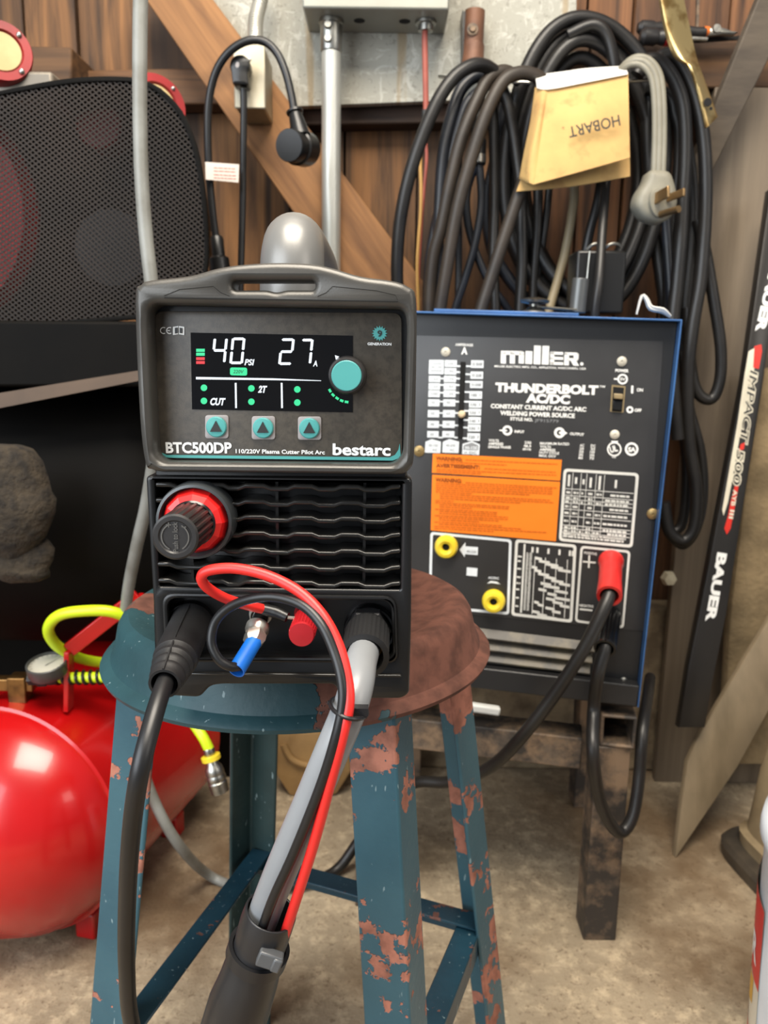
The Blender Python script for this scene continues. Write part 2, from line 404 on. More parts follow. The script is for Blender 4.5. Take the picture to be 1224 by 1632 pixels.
for (i, j, z) in ((0, 1, .245), (1, 2, .25), (2, 3, .255)):
    p0 = legpt(i, z); p1 = legpt(j, z); m = MB(); d = (p1 - p0).normalized(); sd = d.cross(V((0, 0, 1)))
    outw = sd if (p0 + sd - V((SX, SY, z))).length > (p0 - sd - V((SX, SY, z))).length else -sd
    m.prism([p0, p0 - V((0, 0, .026)), p0 - V((0, 0, .026)) - outw * .003, p0 - V((0, 0, .003)) - outw * .003, p0 - V((0, 0, .003)) - outw * .024, p0 - outw * .024], p1 - p0)
    m.build('rung', rung_m, stool, bevel=.001, seg=1)

# ================================================================ plasma cutter
pc = thing('plasma_cutter', (-.0605, .58, SZ), 'black and grey plasma cutter with lit display standing on the teal stool', 'plasma cutter')
YB, YL, YP, YS = .424, .433, .441, .447
PB, PLo, PP_, PS = flat(YB), flat(YL), flat(YP), flat(YS)
# cabinet behind the front
tl = P(243, 462, YP); br = P(648, 1098, YP)
m = MB(); m.pplate(flat(.452), [[(240, 470), (646, 474), (642, 1096), (250, 1092)]], .30, .006, 0, .012)
m.build('cabinet', black, pc)
# upper bezel
outer = [(229, 738), (220, 660), (213, 480), (222, 453), (240, 446), (300, 439), (345, 427), (385, 421), (440, 418), (495, 420), (530, 427), (575, 440), (625, 447), (650, 456), (663, 474), (664, 560), (661, 700), (659, 735), (655, 746), (648, 753), (638, 757), (600, 757), (450, 755), (290, 753.5), (256, 753), (240, 749)]
inner = [(236, 484), (646, 491), (650, 520), (643, 728), (628, 742), (258, 738), (244, 726), (234, 520)]
slot = [(370, 447), (502, 447), (502, 462), (455, 462), (440, 466), (425, 462), (370, 462)]
lo = [V(q) for q in smooth([PB.uv(*p) for p in outer], 4, True)]
li_ = rp([PB.uv(*p) for p in inner], .006)
ls = rp([PB.uv(*p) for p in slot], .0022)
m = MB(); m.plate(PB, [lo, li_, ls], .022, .0035, 0)
m.build('bezel', grey_case, pc, sharp=50)
# dark chin and collar behind the bezel
m = MB(); m.pplate(flat(.437), [[(244, 738), (649, 742), (649, 772), (246, 768)]], .02, .004, 0, .004)
m.build('chin', black, pc)
m = MB()
for pts in ([(262, 471), (286, 461), (340, 456), (352, 466), (366, 471.5)], [(506, 472), (520, 466), (530, 456), (600, 463), (630, 470), (634, 478)]):
    a = [(x, y) for x, y in pts]
    for (x0, y0), (x1, y1) in zip(a, a[1:]): m.pq(PB, [(x0, y0), (x1, y1), (x1, y1 + 1.1), (x0, y0 + 1.1)])
m.pq(PB, [(262, 474), (634, 480), (634, 481.4), (262, 475.4)])
m.build('groove', black_void, pc)
# display overlay
m = MB(); m.pplate(PP_, [[(232, 480), (652, 484), (648, 740), (240, 738)]], .004, 0, -.0005)
m.build('recess_back', black, pc)
m = MB(); m.pplate(PP_, [[(249, 496), (640, 499), (641, 733), (249, 730)]], .004, .0005, .0025, .005)
face = m.build('display_overlay', face_dark, pc)
PF = PP_.off(.0025)
H = lambda x, y: (240 + x / 3.06, 500 + y / 3.06)
m = MB()
band = [H(30, 620), H(34, 650), H(52, 676), H(80, 688), H(1165, 700), H(1192, 688), H(1208, 664), H(1215, 632), H(1219, 690), H(1206, 706), H(1180, 716), H(90, 702), H(50, 694), H(32, 674)]
for i in range(7): m.pq(PF, [band[i], band[i + 1], band[13 - i - 1], band[13 - i]], .0003)
m.build('teal_stripe', teal, pc)
m = MB(); m.pplate(PF, [[H(196, 92), H(986, 107), H(986, 481), H(203, 466)]], .002, 0, .0004)
scr = m.build('screen', screen_m, pc)
PSc = PF.off(.0005)
# lettering
m = MB()
m.text(PF, 'BTC500DP', H(76, 677), H(397, 678), 17, .035); m.build('model_lettering', white_ink, pc, weld=False); m = MB(); m.text(PF, '110/220V Plasma Cutter Pilot Arc', H(416, 679), H(850, 685), 6.6, .025); m.build('overlay_lettering', white_ink, pc, weld=False); m = MB(); m.text(PF, 'bestarc', H(888, 687), H(1170, 691), 18.5, .03); m.build('maker_lettering', white_ink, pc, weld=False); m = MB()
m.text(PF, 'GENERATION', H(1058, 153), H(1174, 155), 4.2, .03)
for cx in (66, 96):
    x, y = H(cx - 2, 82)
    for i in range(12):
        a0 = R(60 + i * 20); a1 = R(80 + i * 20)
        m.pq(PF, [(x + 5.6 * math.cos(a0), y - 5.6 * math.sin(a0)), (x + 5.6 * math.cos(a1), y - 5.6 * math.sin(a1)), (x + 4.2 * math.cos(a1), y - 4.2 * math.sin(a1)), (x + 4.2 * math.cos(a0), y - 4.2 * math.sin(a0))])
x, y = H(86, 82); m.pq(PF, [(x - 1, y - .6), (x + 3, y - .6), (x + 3, y + .7), (x - 1, y + .7)])
m.build('ce_mark', white_ink, pc, weld=False); m = MB(); m.pq(PF, [H(110, 64), H(136, 60), H(136, 100), H(110, 104)]); m.pq(PF, [H(139, 60), H(165, 64), H(165, 104), H(139, 100)])
m.build('manual_pages', white_ink, pc, weld=False)
m = MB(); m.pq(PF, [H(120, 69), H(134, 67), H(134, 95), H(120, 97)], .0008); m.pq(PF, [H(143, 68), H(157, 70), H(157, 96), H(143, 94)], .0008)
m.build('manual_icon', dark_ink, pc)
m = MB(); x, y = H(1117, 96)
g = []
for i in range(64):
    a = 2 * math.pi * i / 64; r_ = 12.6 if (i % 4) in (0,) else (10.2 if i % 4 in (1, 3) else 9.0); g.append((x + r_ * math.cos(a), y + r_ * math.sin(a)))
m.pq(PF, g, .0004); m.build('gear_badge', teal, pc)
m = MB(); m.text(PF, '9', (x - 3.6, y + 5), (x + 3.6, y + 5.1), 10, .02, h=.0008); m.build('badge_numeral', dark_ink, pc)
# seven-segment digits
SEG = {'4': 'bcfg', '0': 'abcdef', '2': 'abged', '7': 'abc'}
def seven(mb, ch, x0, y0, x1, y1):
    sk = (y1 - y0) * .10; t = 13; L = lambda q: x0 + 0
    wx = x1 - x0 - sk
    def pt(u, vv): return H(x0 + sk * (1 - vv) + u * wx, y0 + vv * (y1 - y0))
    hh = y1 - y0; tu = t / wx; tv = t / hh; g = .035
    def hz(c): return [pt(tu * .9, c - tv / 2 + .0), pt(1 - tu * .9, c - tv / 2), pt(1 - tu * .4, c), pt(1 - tu * .9, c + tv / 2), pt(tu * .9, c + tv / 2), pt(tu * .4, c)]
    def vt(u, a, b): return [pt(u - tu / 2, a + g + .02), pt(u, a + g - .01), pt(u + tu / 2, a + g + .02), pt(u + tu / 2, b - g - .02), pt(u, b - g + .01), pt(u - tu / 2, b - g - .02)]
    D = {'a': hz(tv / 2), 'g': hz(.5), 'd': hz(1 - tv / 2), 'f': vt(tu / 2, 0, .5), 'b': vt(1 - tu / 2, 0, .5), 'e': vt(tu / 2, .5, 1), 'c': vt(1 - tu / 2, .5, 1)}
    for s_ in SEG[ch]: mb.pq(PSc, D[s_], .0004)
m = MB()
seven(m, '4', 296, 118, 378, 240); seven(m, '0', 384, 116, 464, 246); seven(m, '2', 622, 120, 704, 250); seven(m, '7', 722, 122, 796, 246)
m.text(PSc, 'PSI', H(458, 250), H(508, 251), 9.5, .03, .25); m.text(PSc, 'A', H(792, 256), H(814, 256), 9, .03, .2)
m.text(PSc, 'CUT', H(292, 444), H(368, 445), 11, .045, .3); m.text(PSc, '2T', H(524, 383), H(570, 384), 10.5, .045, .3)
m.pq(PSc, [H(222, 308), H(600, 315), H(832, 325), H(832, 328), H(600, 324), H(222, 320)])
for x in (416, 640): m.pq(PSc, [H(x - 5, 337), H(x + 4, 337), H(x + 6, 460), H(x - 3, 460)])
m.pq(PSc, [H(899, 202), H(920, 209), H(904, 226)])
m.build('lit_digits', g_white, pc, weld=False)
m = MB()
for cx, cy in ((261, 361), (261, 425), (492, 364), (492, 429), (716, 369), (716, 433)): m.pq(PSc, [H(*q) for q in circ(cx, cy, 16, 20)])
m.build('lit_green_dots', g_green, pc, weld=False); m = MB(); m.plate(PSc, [rp([PSc.uv(*q) for q in (H(388, 262), H(471, 263), H(471, 302), H(388, 300))], .0012)], .0004, 0, .0004)
m.build('lit_voltage_pill', g_green, pc, weld=False); m = MB()
for y0 in (171, 190): m.pq(PSc, [H(223, y0), H(265, y0), H(265, y0 + 15), H(223, y0 + 15)])
m.build('lit_green_bars', g_green, pc, weld=False); m = MB()
for (cx, cy, rot) in ((875, 375, 60), (890, 396, 45), (910, 412, 35), (932, 424, 22), (956, 430, 8)):
    c_, s_ = math.cos(R(rot)), math.sin(R(rot)); m.pq(PSc, [H(cx + c_ * u - s_ * q, cy + s_ * u + c_ * q) for u, q in ((-9, -6), (9, -6), (9, 6), (-9, 6))])
m.build('lit_dial_dashes', g_green, pc, weld=False)
m = MB(); m.text(PSc, '220V', H(404, 290), H(456, 291), 5.6, .01, .2, h=.0008); m.build('voltage_numerals', dark_ink, pc)
m = MB()
for y0 in (212, 231): m.pq(PSc, [H(223, y0), H(265, y0), H(265, y0 + 14), H(223, y0 + 14)])
m.build('lit_red_bars', g_red, pc)
# buttons
for k, (cx, cy) in enumerate(((324, 551), (551, 556), (776, 558))):
    m = MB(); m.plate(PF, [rp([PF.uv(*H(cx + sx * 57, cy + sy * 57)) for sx, sy in ((-1, -1), (1, -1), (1, 1), (-1, 1))], .0018)], .0012, .0003, .0008)
    b = m.build('button', grey_light, pc)
    m = MB(); c3 = PF.pw(*H(cx, cy), .0008); r_ = rad(16.4, c3); m.lathe(c3, PF.n, [(r_, 0), (r_, .0012), (r_ * .9, .0018), (r_ * .4, .0021), (.0001, .0022)], 32); m.build('button_cap', teal, b)
    m = MB(); m.pq(PF, [H(cx - 29, cy + 22), H(cx + 29, cy + 22), H(cx, cy - 33)], .0032); m.build('arrow_mark', dark_ink, b)
# current knob
c3 = PF.pw(*H(962, 300)); r_ = rad(30, c3)
m = MB(); m.lathe(c3, PF.n, [(r_, 0), (r_ * 1.02, .002), (r_ * .97, .006), (r_ * .92, .013), (r_ * .86, .0142), (.0001, .0142)], 48); k = m.build('current_knob', M('knob_grey', C(74, 72, 72), .3, metal=.4), pc)
m = MB(); r2 = r_ * .78; m.lathe(c3 + PF.n * .0142, PF.n, [(r2, 0), (r2, .0008), (r2 * .95, .0012), (.0001, .0012)], 40); m.build('knob_cap', teal, k)

# lower front: frame with grille opening and socket bay
fr = [(232, 758), (657, 762), (655, 1000), (652, 1106), (640, 1114), (545, 1114), (533, 1091), (352, 1091), (334, 1094), (318, 1112), (262, 1109), (251, 1100), (244, 960)]
gr = [(246, 764), (641, 770), (638, 940), (254, 935)]
bay = [(262, 948), (628, 953), (631, 1044), (622, 1052), (268, 1050)]
m = MB(); m.plate(PLo, [rp([PLo.uv(*p) for p in fr], .003), rp([PLo.uv(*p) for p in gr], .001), rp([PLo.uv(*p) for p in bay], .007)], .02, .0016, 0)
m.build('lower_front', black, pc, sharp=50)
m = MB(); m.pplate(flat(.4525), [[(240, 760), (650, 764), (646, 1070), (248, 1066)]], .003, 0, 0); m.build('grille_back', black_void, pc)
rows_l = [769, 794, 818.5, 844, 870, 896, 922]; rows_r = [774, 799.5, 825, 851, 877, 903, 929]
slat_m = M('grille_plastic', C(36, 35, 33), .2)
for yl, yr in zip(rows_l, rows_r):
    f = [(247, 0), (270, 0), (282, 4.5), (318, 4.5), (330, 0), (355, 0), (364, 4.5), (380, 4.5), (391, 0), (420, 0), (431, 4.5), (458, 4.5), (469, 0), (497, 0), (508, 4.5), (533, 4.5), (544, 0), (571, 0), (582, 4.5), (612, 4.5), (624, -.5), (639, -2)]
    top = [P(x, yl + (yr - yl) * (x - 247) / 392 + dy, YL + .0005) for x, dy in f]
    m = MB(); n_ = len(top); dn = V((0, 0, -.0027)); bk = V((0, .018, 0))
    A = top; B = [p + dn for p in top]; A2 = [p + bk for p in A]; B2 = [p + bk for p in B]
    vs = A + B + A2 + B2; fs = []
    for i in range(n_ - 1): fs += [(i, i + 1, n_ + i + 1, n_ + i), (i, 2 * n_ + i, 2 * n_ + i + 1, i + 1), (n_ + i, n_ + i + 1, 3 * n_ + i + 1, 3 * n_ + i), (2 * n_ + i, 3 * n_ + i, 3 * n_ + i + 1, 2 * n_ + i + 1)]
    fs += [(0, n_, 3 * n_, 2 * n_), (n_ - 1, 3 * n_ - 1, 4 * n_ - 1, 2 * n_ - 1)]
    m.add(vs, fs); m.build('louvre', slat_m, pc, bevel=.0010, seg=2)
m = MB()
for x in (308, 444, 581): m = MB(); m.box((P(x, 850, .446).x, .446, (P(x, 764, .446).z + P(x, 936, .446).z) / 2), (.0016, .010, P(x, 764, .446).z - P(x, 936, .446).z)); m.build('grille_post', slat_m, pc)
# socket bay
m = MB(); m.pplate(PS, [[(250, 940), (640, 945), (640, 1060), (256, 1058)]], .004, 0, 0); m.build('socket_plate', black, pc)
bar_m = M('satin_bay_trim', C(120, 114, 102), .3, metal=.5)
m = MB(); m.plate(PLo, [rp([PLo.uv(*p) for p in [(258, 944), (632, 949), (635, 1047), (626, 1056), (264, 1054)]], .008), rp([PLo.uv(*p) for p in [(267, 952), (623, 957), (626, 1040), (618, 1047), (273, 1045)]], .007)], .006, .0015, .0018)
m.build('bay_rim', black, pc)
m = MB(); m.prism(PTS((300, 1072, YL - .0025), (640, 1076, YL - .0025), (640, 1080, YL - .0025), (296, 1076, YL - .0025)), (0, .004, 0)); m.build('foot_trim', slat_m, pc, bevel=.0008)
# sockets
for (x, y, rr_, nm) in ((305, 992, 38, 'work_socket'), (589, 1000, 41, 'torch_socket')):
    c3 = P(x, y, YS); r_ = rad(rr_, c3); m = MB(); m.lathe(c3, (0, -1, 0), [(r_, 0), (r_, .006), (r_ * .96, .0075), (r_ * .88, .0075), (r_ * .84, .005), (r_ * .8, .0), ], 40); m.build(nm, black_gloss, pc)
c3 = P(417, 976, YS); m = MB(); r_ = rad(19, c3); m.lathe(c3, (0, -1, 0), [(r_, 0), (r_, .003), (r_ * .95, .004), (r_ * .8, .004), (r_ * .8, .009), (r_ * .72, .009), (r_ * .6, .004)], 6 * 6); m.build('signal_socket', nickel, pc)
c3 = P(493, 975, YS); ax = V((-.02, -1, -.02)); r_ = rad(23, c3)
m = MB(); m.lathe(c3, ax, [(r_, 0), (r_, .004), (r_ * .93, .0055), (r_ * .8, .0055)], 32); m.lathe(c3, ax, [(r_ * .8, .005), (r_ * .86, .007, 1), (r_ * .86, .035, 1), (r_ * .84, .0365), (r_ * .78, .038), (.0001, .0385)], 144, rib=.0006, ribn=24); m.build('binding_post', red_post, pc, sharp=25)
# regulator
c3 = P(315, 827, YL - .001); r_ = rad(61, c3); nn = V((0, -1, 0))
m = MB(); m.lathe(c3, nn, [(r_, -.006), (r_, .006), (r_ * .97, .009), (r_ * .90, .0095), (r_ * .87, .006), (r_ * .8, .004)], 56); rg = m.build('regulator_flange', M('regulator_rim', C(66, 70, 72), .35, metal=.3), pc)
m = MB(); m.lathe(c3 + nn * .003, nn, [(r_ * .89, 0), (r_ * .86, .002), (r_ * .74, .0075), (r_ * .56, .010), (r_ * .5, .009), (r_ * .5, 0)], 12); m.build('red_collar', red_plastic, rg, sharp=12)
m = MB(); rk = r_ * .56; m.lathe(c3 + nn * .010, nn, [(rk * 1.06, 0), (rk * 1.06, .003), (rk * .98, .004), (rk * .9, .004)], 48); m.build('knob_rim', black_gloss, rg)
ka = V((-.015, -1, .0)).normalized(); c4 = c3 + nn * .011
m = MB(); m.lathe(c4, ka, [(rk * .97, 0), (rk, .002, 1), (rk * 1.0, .0335, 1), (rk * .985, .0345), (rk * .9, .0352), (rk * .72, .0352), (rk * .66, .0345), (.0001, .0345)], 120, rib=.0009, ribn=20)
kb = m.build('regulator_knob', M('regulator_black', C(38, 36, 35), .38), rg, sharp=25)
# relief on the knob face
tip = c4 + ka * .0349; KP = PL(tip, V((0, 0, 1)).cross(ka) * -1 if False else ka.cross(V((0, 0, -1))), V((0, 0, 1)))
if KP.n.dot(ka) < 0: KP = PL(tip, -KP.u, KP.v)
px0 = (287, 863)
def kpx(u, vv): return KP.w(u * rk, vv * rk, .0003)
m = MB()
vs, fs, x0, x1 = glyphs('Push to lock', .01, 0)
sc = 1.28 * rk / (x1 - x0); m.add([KP.w(-(v_.y - .3) * sc * 1.25 + rk * .02, (v_.x - (x0 + x1) / 2) * sc, .0004) for v_ in vs], fs)
for a0, a1 in ((115, 245), (-60, 60)):
    for i in range(14):
        q0 = R(a0 + (a1 - a0) * i / 14); q1 = R(a0 + (a1 - a0) * (i + 1) / 14)
        m.poly([kpx(.6 * math.cos(q0), .6 * math.sin(q0)), kpx(.6 * math.cos(q1), .6 * math.sin(q1)), kpx(.55 * math.cos(q1), .55 * math.sin(q1)), kpx(.55 * math.cos(q0), .55 * math.sin(q0))])
m.poly([kpx(-.36, .5), kpx(-.14, .5), kpx(-.14, .54), kpx(-.36, .54)]); m.poly([kpx(-.27, .41), kpx(-.23, .41), kpx(-.23, .63), kpx(-.27, .63)])
m.poly([kpx(.3, .42), kpx(.48, .42), kpx(.48, .46), kpx(.3, .46)])
m.build('knob_relief', M('knob_relief_grey', C(92, 90, 86), .35), kb, weld=False)
# handle
handle_m = M('handle_grey_plastic', C(126, 125, 122), .36, metal=.3, bump=.2, bscale=1400, bdist=.0002)
hx = P(464, 400, .50).x
m = MB(); m.tube([V((hx, .507, .828)), V((hx, .506, .852)), V((hx, .512, .866)), V((hx, .528, .871)), V((hx, .60, .873)), V((hx, .66, .871)), V((hx, .683, .863)), V((hx, .690, .848)), V((hx, .69, .828))], [.0212, .0208, .0202, .0196, .0192, .0194, .0200, .0208, .0212], 32, 8, flat=.96)
hd = m.build('handle', handle_m, pc, sharp=60)
m = MB(); m.tube([V((hx + .005, .674, .832)), V((hx + .005, .673, .850)), V((hx + .005, .666, .860))], .0190, 20, 6, flat=.8); m.build('handle_insert', M('dark_teal_insert', C(30, 78, 92), .35), hd)
# feet
for sx in (-.055, .055):
    for yy in (.50, .70):
        m = MB(); m.cyl((-.0605 + sx, yy, .592), (-.0605 + sx, yy, .605), .009, .008); m.build('foot', rubber, pc)

# ================================================================ ground lead (black boot and cable)
gl = thing('ground_lead', tuple(P(305, 990, .44)), 'thick black cable in a rubber boot plugged into the plasma cutter', 'cable')
b0 = P(306, 990, YS - .004); b1 = P(262, 1090, .372)
d = b1 - b0; L = d.length
r0 = rad(33, b0); r1 = rad(26, b1)
m = MB(); prof = [(r0 * .8, 0), (r0 * 1.02, .002), (r0 * 1.0, .006), (r0 * .96, .008), (r0 * .97, L * .55)]
for k in range(4): h0 = L * (.60 + .09 * k); rr_ = r0 * .97 + (r1 - r0 * .97) * (k + .5) / 4; prof += [(rr_, h0), (rr_ * 1.05, h0 + .001), (rr_ * 1.04, h0 + .0035), (rr_ * .98, h0 + .0045)]
prof += [(r1, L * .97), (r1 * .98, L), (r1 * .82, L), (r1 * .8, L - .02)]
m.lathe(b0, d, prof, 40); dn = d.normalized(); side = dn.cross(V((1, 0, 0))).normalized(); side = side if side.z > 0 else -side
m.tube([b0 + dn * .004 + side * r0 * .98, b0 + dn * L * .55 + side * r0 * .96, b1 + side * r1 * 1.03], .0006, 6, 4)
m.build('rubber_boot', rubber, gl, sharp=28)
m = MB(); m.tube([b1 - dn * .03, b1] + PTS((243, 1150, .350), (223, 1230, .336), (210, 1320, .342), (203, 1430, .356), (202, 1540, .372), (212, 1640, .39), (255, 1760, .42)), rad(15, P(210, 1300, .342)), 20)
m.build('cable', cable_black, gl)

# ================================================================ torch lead
tlead = thing('torch_lead', tuple(P(593, 1000, .44)), 'grey torch hose tied to thin red and black wires below the plasma cutter', 'torch lead')
n0 = P(587, 998, YS - .004); n1 = P(581, 1046, .407); dn = (n1 - n0); L = dn.length
r0 = rad(37, n0); r1 = rad(38, n1)
m = MB(); m.lathe(n0, dn, [(r0 * .6, 0), (r0, .001), (r0, .007), (r0 * .94, .008)], 6); m.lathe(n0, dn, [(r0 * .9, .007), (r0 * .95, .010, 1), (r1 * 1.02, L * .95, 1), (r1 * 1.04, L), (r1 * .8, L + .0005), (r1 * .76, L - .002), (r1 * .74, L - .018), (.0001, L - .018)], 120, rib=.0005, ribn=28)
m.build('coupling_nut', rubber, tlead, sharp=25)
m = MB(); m.tube([n1 - dn.normalized() * .022, n1 - dn.normalized() * .012], .0098, 16); m.build('brass_core', brass, tlead)
hp = [n1 - dn.normalized() * .010] + PTS((575, 1056, .394), (569, 1090, .376), (557, 1130, .366), (530, 1195, .362), (494, 1280, .366), (455, 1370, .372), (425, 1445, .378), (398, 1520, .383), (370, 1600, .388), (335, 1710, .40))
m = MB(); m.tube(hp, [.0084, .0086, .0088, .0088, .0088, .0088, .0088, .0088, .0088, .0088, .0088], 22); m.build('hose', hose_grey, tlead)
m = MB(); rw = PTS((421, 971, .428), (395, 965, .420), (358, 953, .408), (330, 936, .400), (321, 920, .396), (334, 909, .394), (375, 906, .392), (428, 918, .388), (478, 944, .382), (515, 982, .374), (540, 1030, .366), (553, 1080, .358), (556, 1122, .3525), (546, 1172, .350), (527, 1245, .352), (500, 1345, .358), (470, 1440, .366), (440, 1530, .378), (410, 1620, .385)); m.tube(rw, .0028, 14); m.build('red_wire', red_wire, tlead)
m = MB(); m.tube(PTS((420, 971, .428), (440, 976, .427), (458, 984, .425)), [.0034, .0036, .0030], 14); m.build('heat_shrink', black, tlead)
m = MB(); m.tube(PTS((458, 984, .425), (468, 985, .426), (478, 985, .428)), .0010, 8); m.build('wire_terminal', nickel, tlead)
m = MB(); bw = PTS((382, 1062, .400), (366, 1062, .396), (348, 1050, .396), (337, 1024, .398), (343, 992, .400), (366, 968, .398), (402, 954, .392), (442, 952, .386), (482, 965, .378), (512, 995, .370), (533, 1040, .363), (545, 1085, .356), (546, 1125, .352), (534, 1180, .3495), (510, 1255, .352), (468, 1360, .3585), (432, 1440, .364), (405, 1520, .374), (380, 1600, .382)); m.tube(bw, .0026, 14); m.build('black_wire', cable_black, tlead)
c0 = P(417, 976, YS - .006); c1 = P(404, 1024, .418); c2 = P(376, 1070, .398); ax = c1 - c0; L = ax.length
m = MB(); m.lathe(c0, ax, [(.0046, 0), (.0046, L * .4), (.0044, L * .4)], 24); m.build('signal_plug', black_gloss, tlead)
m = MB(); m.lathe(c0 + ax * .45, ax, [(.0050, 0), (.0068, .0008), (.0068, .004), (.0058, .0055), (.0058, .0075)], 30); m.lathe(c0 + ax * .45, ax, [(.0064, .0075), (.0064, .012), (.0056, .0135), (.005, .0145)], 6); m.build('signal_nut', nickel, tlead)
ax2 = c2 - c1; m = MB(); m.lathe(c1 - ax2 * .1, ax2, [(.0046, 0), (.0047, ax2.length * 1.08), (.0040, ax2.length * 1.08), (.0036, ax2.length * .8), (.0001, ax2.length * .8)], 24); m.build('blue_sleeve', blue_sleeve, tlead)
# outer cover with its big tie
s0 = P(432, 1452, .3775); sp = [P(424, 1474, .378), P(412, 1512, .380), P(398, 1550, .382), P(382, 1600, .385), P(360, 1670, .391), P(335, 1750, .40)]
m = MB(); m.tube([s0] + sp, [.0138, .0142, .0138, .0158, .0178, .0180, .0180], 30, 8, cap=False, flat=.95)
base = len(m.v)
o = m.build('outer_cover', sleeve_m, tlead, sharp=60); sd = o.modifiers.new('thick', 'SOLIDIFY'); sd.thickness = .0012; sd.offset = 1
# pucker folds under the tie
for v_ in o.data.vertices:
    a = math.atan2(v_.co.x - (V(sp[2]) - V(tlead['_o'])).x, -(v_.co.y)); zz = v_.co.z + tlead['_o'][2]
    f = math.exp(-((zz - sp[2].z + .004) / .012) ** 2); v_.co.y += .0022 * f * math.sin(5 * a); v_.co.x += .0014 * f * math.cos(4 * a)
m = MB(); tc = P(411, 1516, .380); td = (sp[2] - sp[0]).normalized()
m.lathe(tc, td, [(.0150, -.0036), (.0172, -.0038), (.0172, .0038), (.0150, .0036)], 60, closed=True); m.build('large_cable_tie', M('black_nylon_tie', C(30, 30, 32), .35), tlead, sharp=30)
m = MB(); m.box(P(430, 1528, .362), (.013, .006, .009), Matrix.Rotation(R(20), 3, 'Y')); m.box(P(441, 1536, .3605), (.005, .005, .008), Matrix.Rotation(R(20), 3, 'Y')); m.build('tie_head', M('tie_head_grey', C(84, 86, 88), .35), tlead, bevel=.001)
t0 = P(555, 1126, .3635); td = (hp[5] - hp[3]).normalized()
m = MB(); tcn = P(556, 1128, .3618); m.tube([tcn + V((.0090 * math.cos(t), -.0134 * math.sin(t), -.0025 * math.cos(t) + .001 * math.sin(t))) for t in [2 * math.pi * i / 20 for i in range(20)]], .0011, 8, 3, True); m.box(P(574, 1132, .356), (.008, .005, .004)); m.build('small_cable_tie', M('small_tie_black', C(26, 26, 28), .35), tlead, sharp=30)
# ================================================================ welder on its stand
blue_paint = M('blue_welder_paint', C(54, 98, 152), .42, col2=C(42, 76, 122), scale=14, lo=.45, hi=.7)
welder_black = M('welder_black_paint', C(31, 31, 32), .4, col2=C(25, 25, 26), scale=10)
plate_m = M('charcoal_name_plate', C(50, 50, 51), .42, col2=C(43, 43, 44), scale=12)
orange = M('orange_warning_label', C(246, 132, 30), .5, col2=C(240, 124, 24))
orange_ink = M('brown_label_print', C(150, 74, 14), .5)
orange_ink2 = M('faint_label_print', C(206, 106, 22), .5)
label_white = M('label_white', C(226, 232, 236), .5)
frame_white = M('frame_white', C(224, 224, 218), .5)
grey_ink = M('grey_print', C(140, 142, 144), .5)
tan_plastic = M('yellowed_plastic', C(150, 132, 96), .45)
yellow_pl = M('yellow_socket_plastic', C(232, 206, 52), .35, col2=C(220, 190, 44))
YAW, LEAN = R(11), R(1.6)
u0 = V((math.cos(YAW), -math.sin(YAW), 0)); z0 = V((0, 0, 1))
wu = u0 * math.cos(LEAN) - z0 * math.sin(LEAN); wv = z0 * math.cos(LEAN) + u0 * math.sin(LEAN)
TRc = P(1088, 509, .96); WW, WH, WD = .362, .496, .27
MH = PL(TRc, wu, wv)                       # plane of the hood's front edge
MP = MH.off(-.020)                         # front panel
wn = MH.n
base_c = MH.w(-WW / 2, -WH, -WD / 2)
wel = thing('arc_welder', tuple(base_c), 'black and blue arc welder covered in white print on the rusty stand', 'welder')
T_ = .0022
m = MB()
# folded hood: top and two sides as one bent sheet
def sheet(lo, hi, inset):
    pass
o_ = [(-WW, -WH), (-WW, 0), (0, 0), (0, -WH)]; i_ = [(-T_, -WH), (-T_, -T_), (-WW + T_, -T_), (-WW + T_, -WH)]
m.prism([MH.w(a, b) for a, b in o_ + i_], -wn * WD); m.build('hood', blue_paint, wel, bevel=.0008, sharp=30)
m = MB(); m.prism([MP.w(a, b) for a, b in ((-WW + T_, -WH), (-WW + T_, -T_), (-T_, -T_), (-T_, -WH))], -wn * (WD - .024)); m.build('front_panel', welder_black, wel, bevel=.001)
m = MB(); m.prism([MH.w(a, b) for a, b in ((-WW + T_, -WH), (-WW + T_, -WH + .03), (-T_, -WH + .03), (-T_, -WH))], -wn * .02); m.build('sill', welder_black, wel, bevel=.002)
m = MB(); m.pplate(MP, [[(640, 534), (1057, 544), (1040, 800), (1030, 1006), (640, 968)]], .001, .0003, .0009); m.build('name_plate', plate_m, wel)
N_ = MP.off(.0010)
# white printing: maker's mark, lettering
m = MB(); q = lambda *p: m.pq(N_, p)
q((798.5, 559), (830, 559.6), (833.5, 560.2), (835.4, 562.6), (835.2, 566), (798.3, 565))
for a, b in ((798.3, 806.5), (812.8, 820.8), (827, 835.3)): q((a, 560.5), (b, 561), (b - .3, 579.6), (a - .3, 579.1))
q((837.6, 559.4), (848.6, 559.9), (848, 580.2), (837, 579.8)); q((851.2, 550.6), (862.2, 551), (861.2, 580.7), (850.2, 580.3)); q((864.6, 551), (875.4, 551.4), (874.4, 581.2), (863.4, 580.8))
q((877, 560.4), (883.5, 560.6), (883, 581.6), (876.4, 581.3))
for a in (560.4, 568.4, 576.6): q((877, a), (897.5, a + .8), (897.5, a + 5.2), (877, a + 4.6))
q((899.6, 561.3), (907, 561.5), (906.6, 582.3), (899, 582)); q((899.6, 561.3), (919, 562), (922.4, 564), (922.4, 566.5), (899.6, 566)); q((914.6, 564), (922.4, 564), (921.8, 573), (914, 573)); q((901, 570.5), (921.4, 571.3), (920, 575), (901, 574.6)); q((909, 574), (917.6, 574.4), (923, 583), (914, 582.7))
q(*circ(927.2, 580, 2.6, 14))
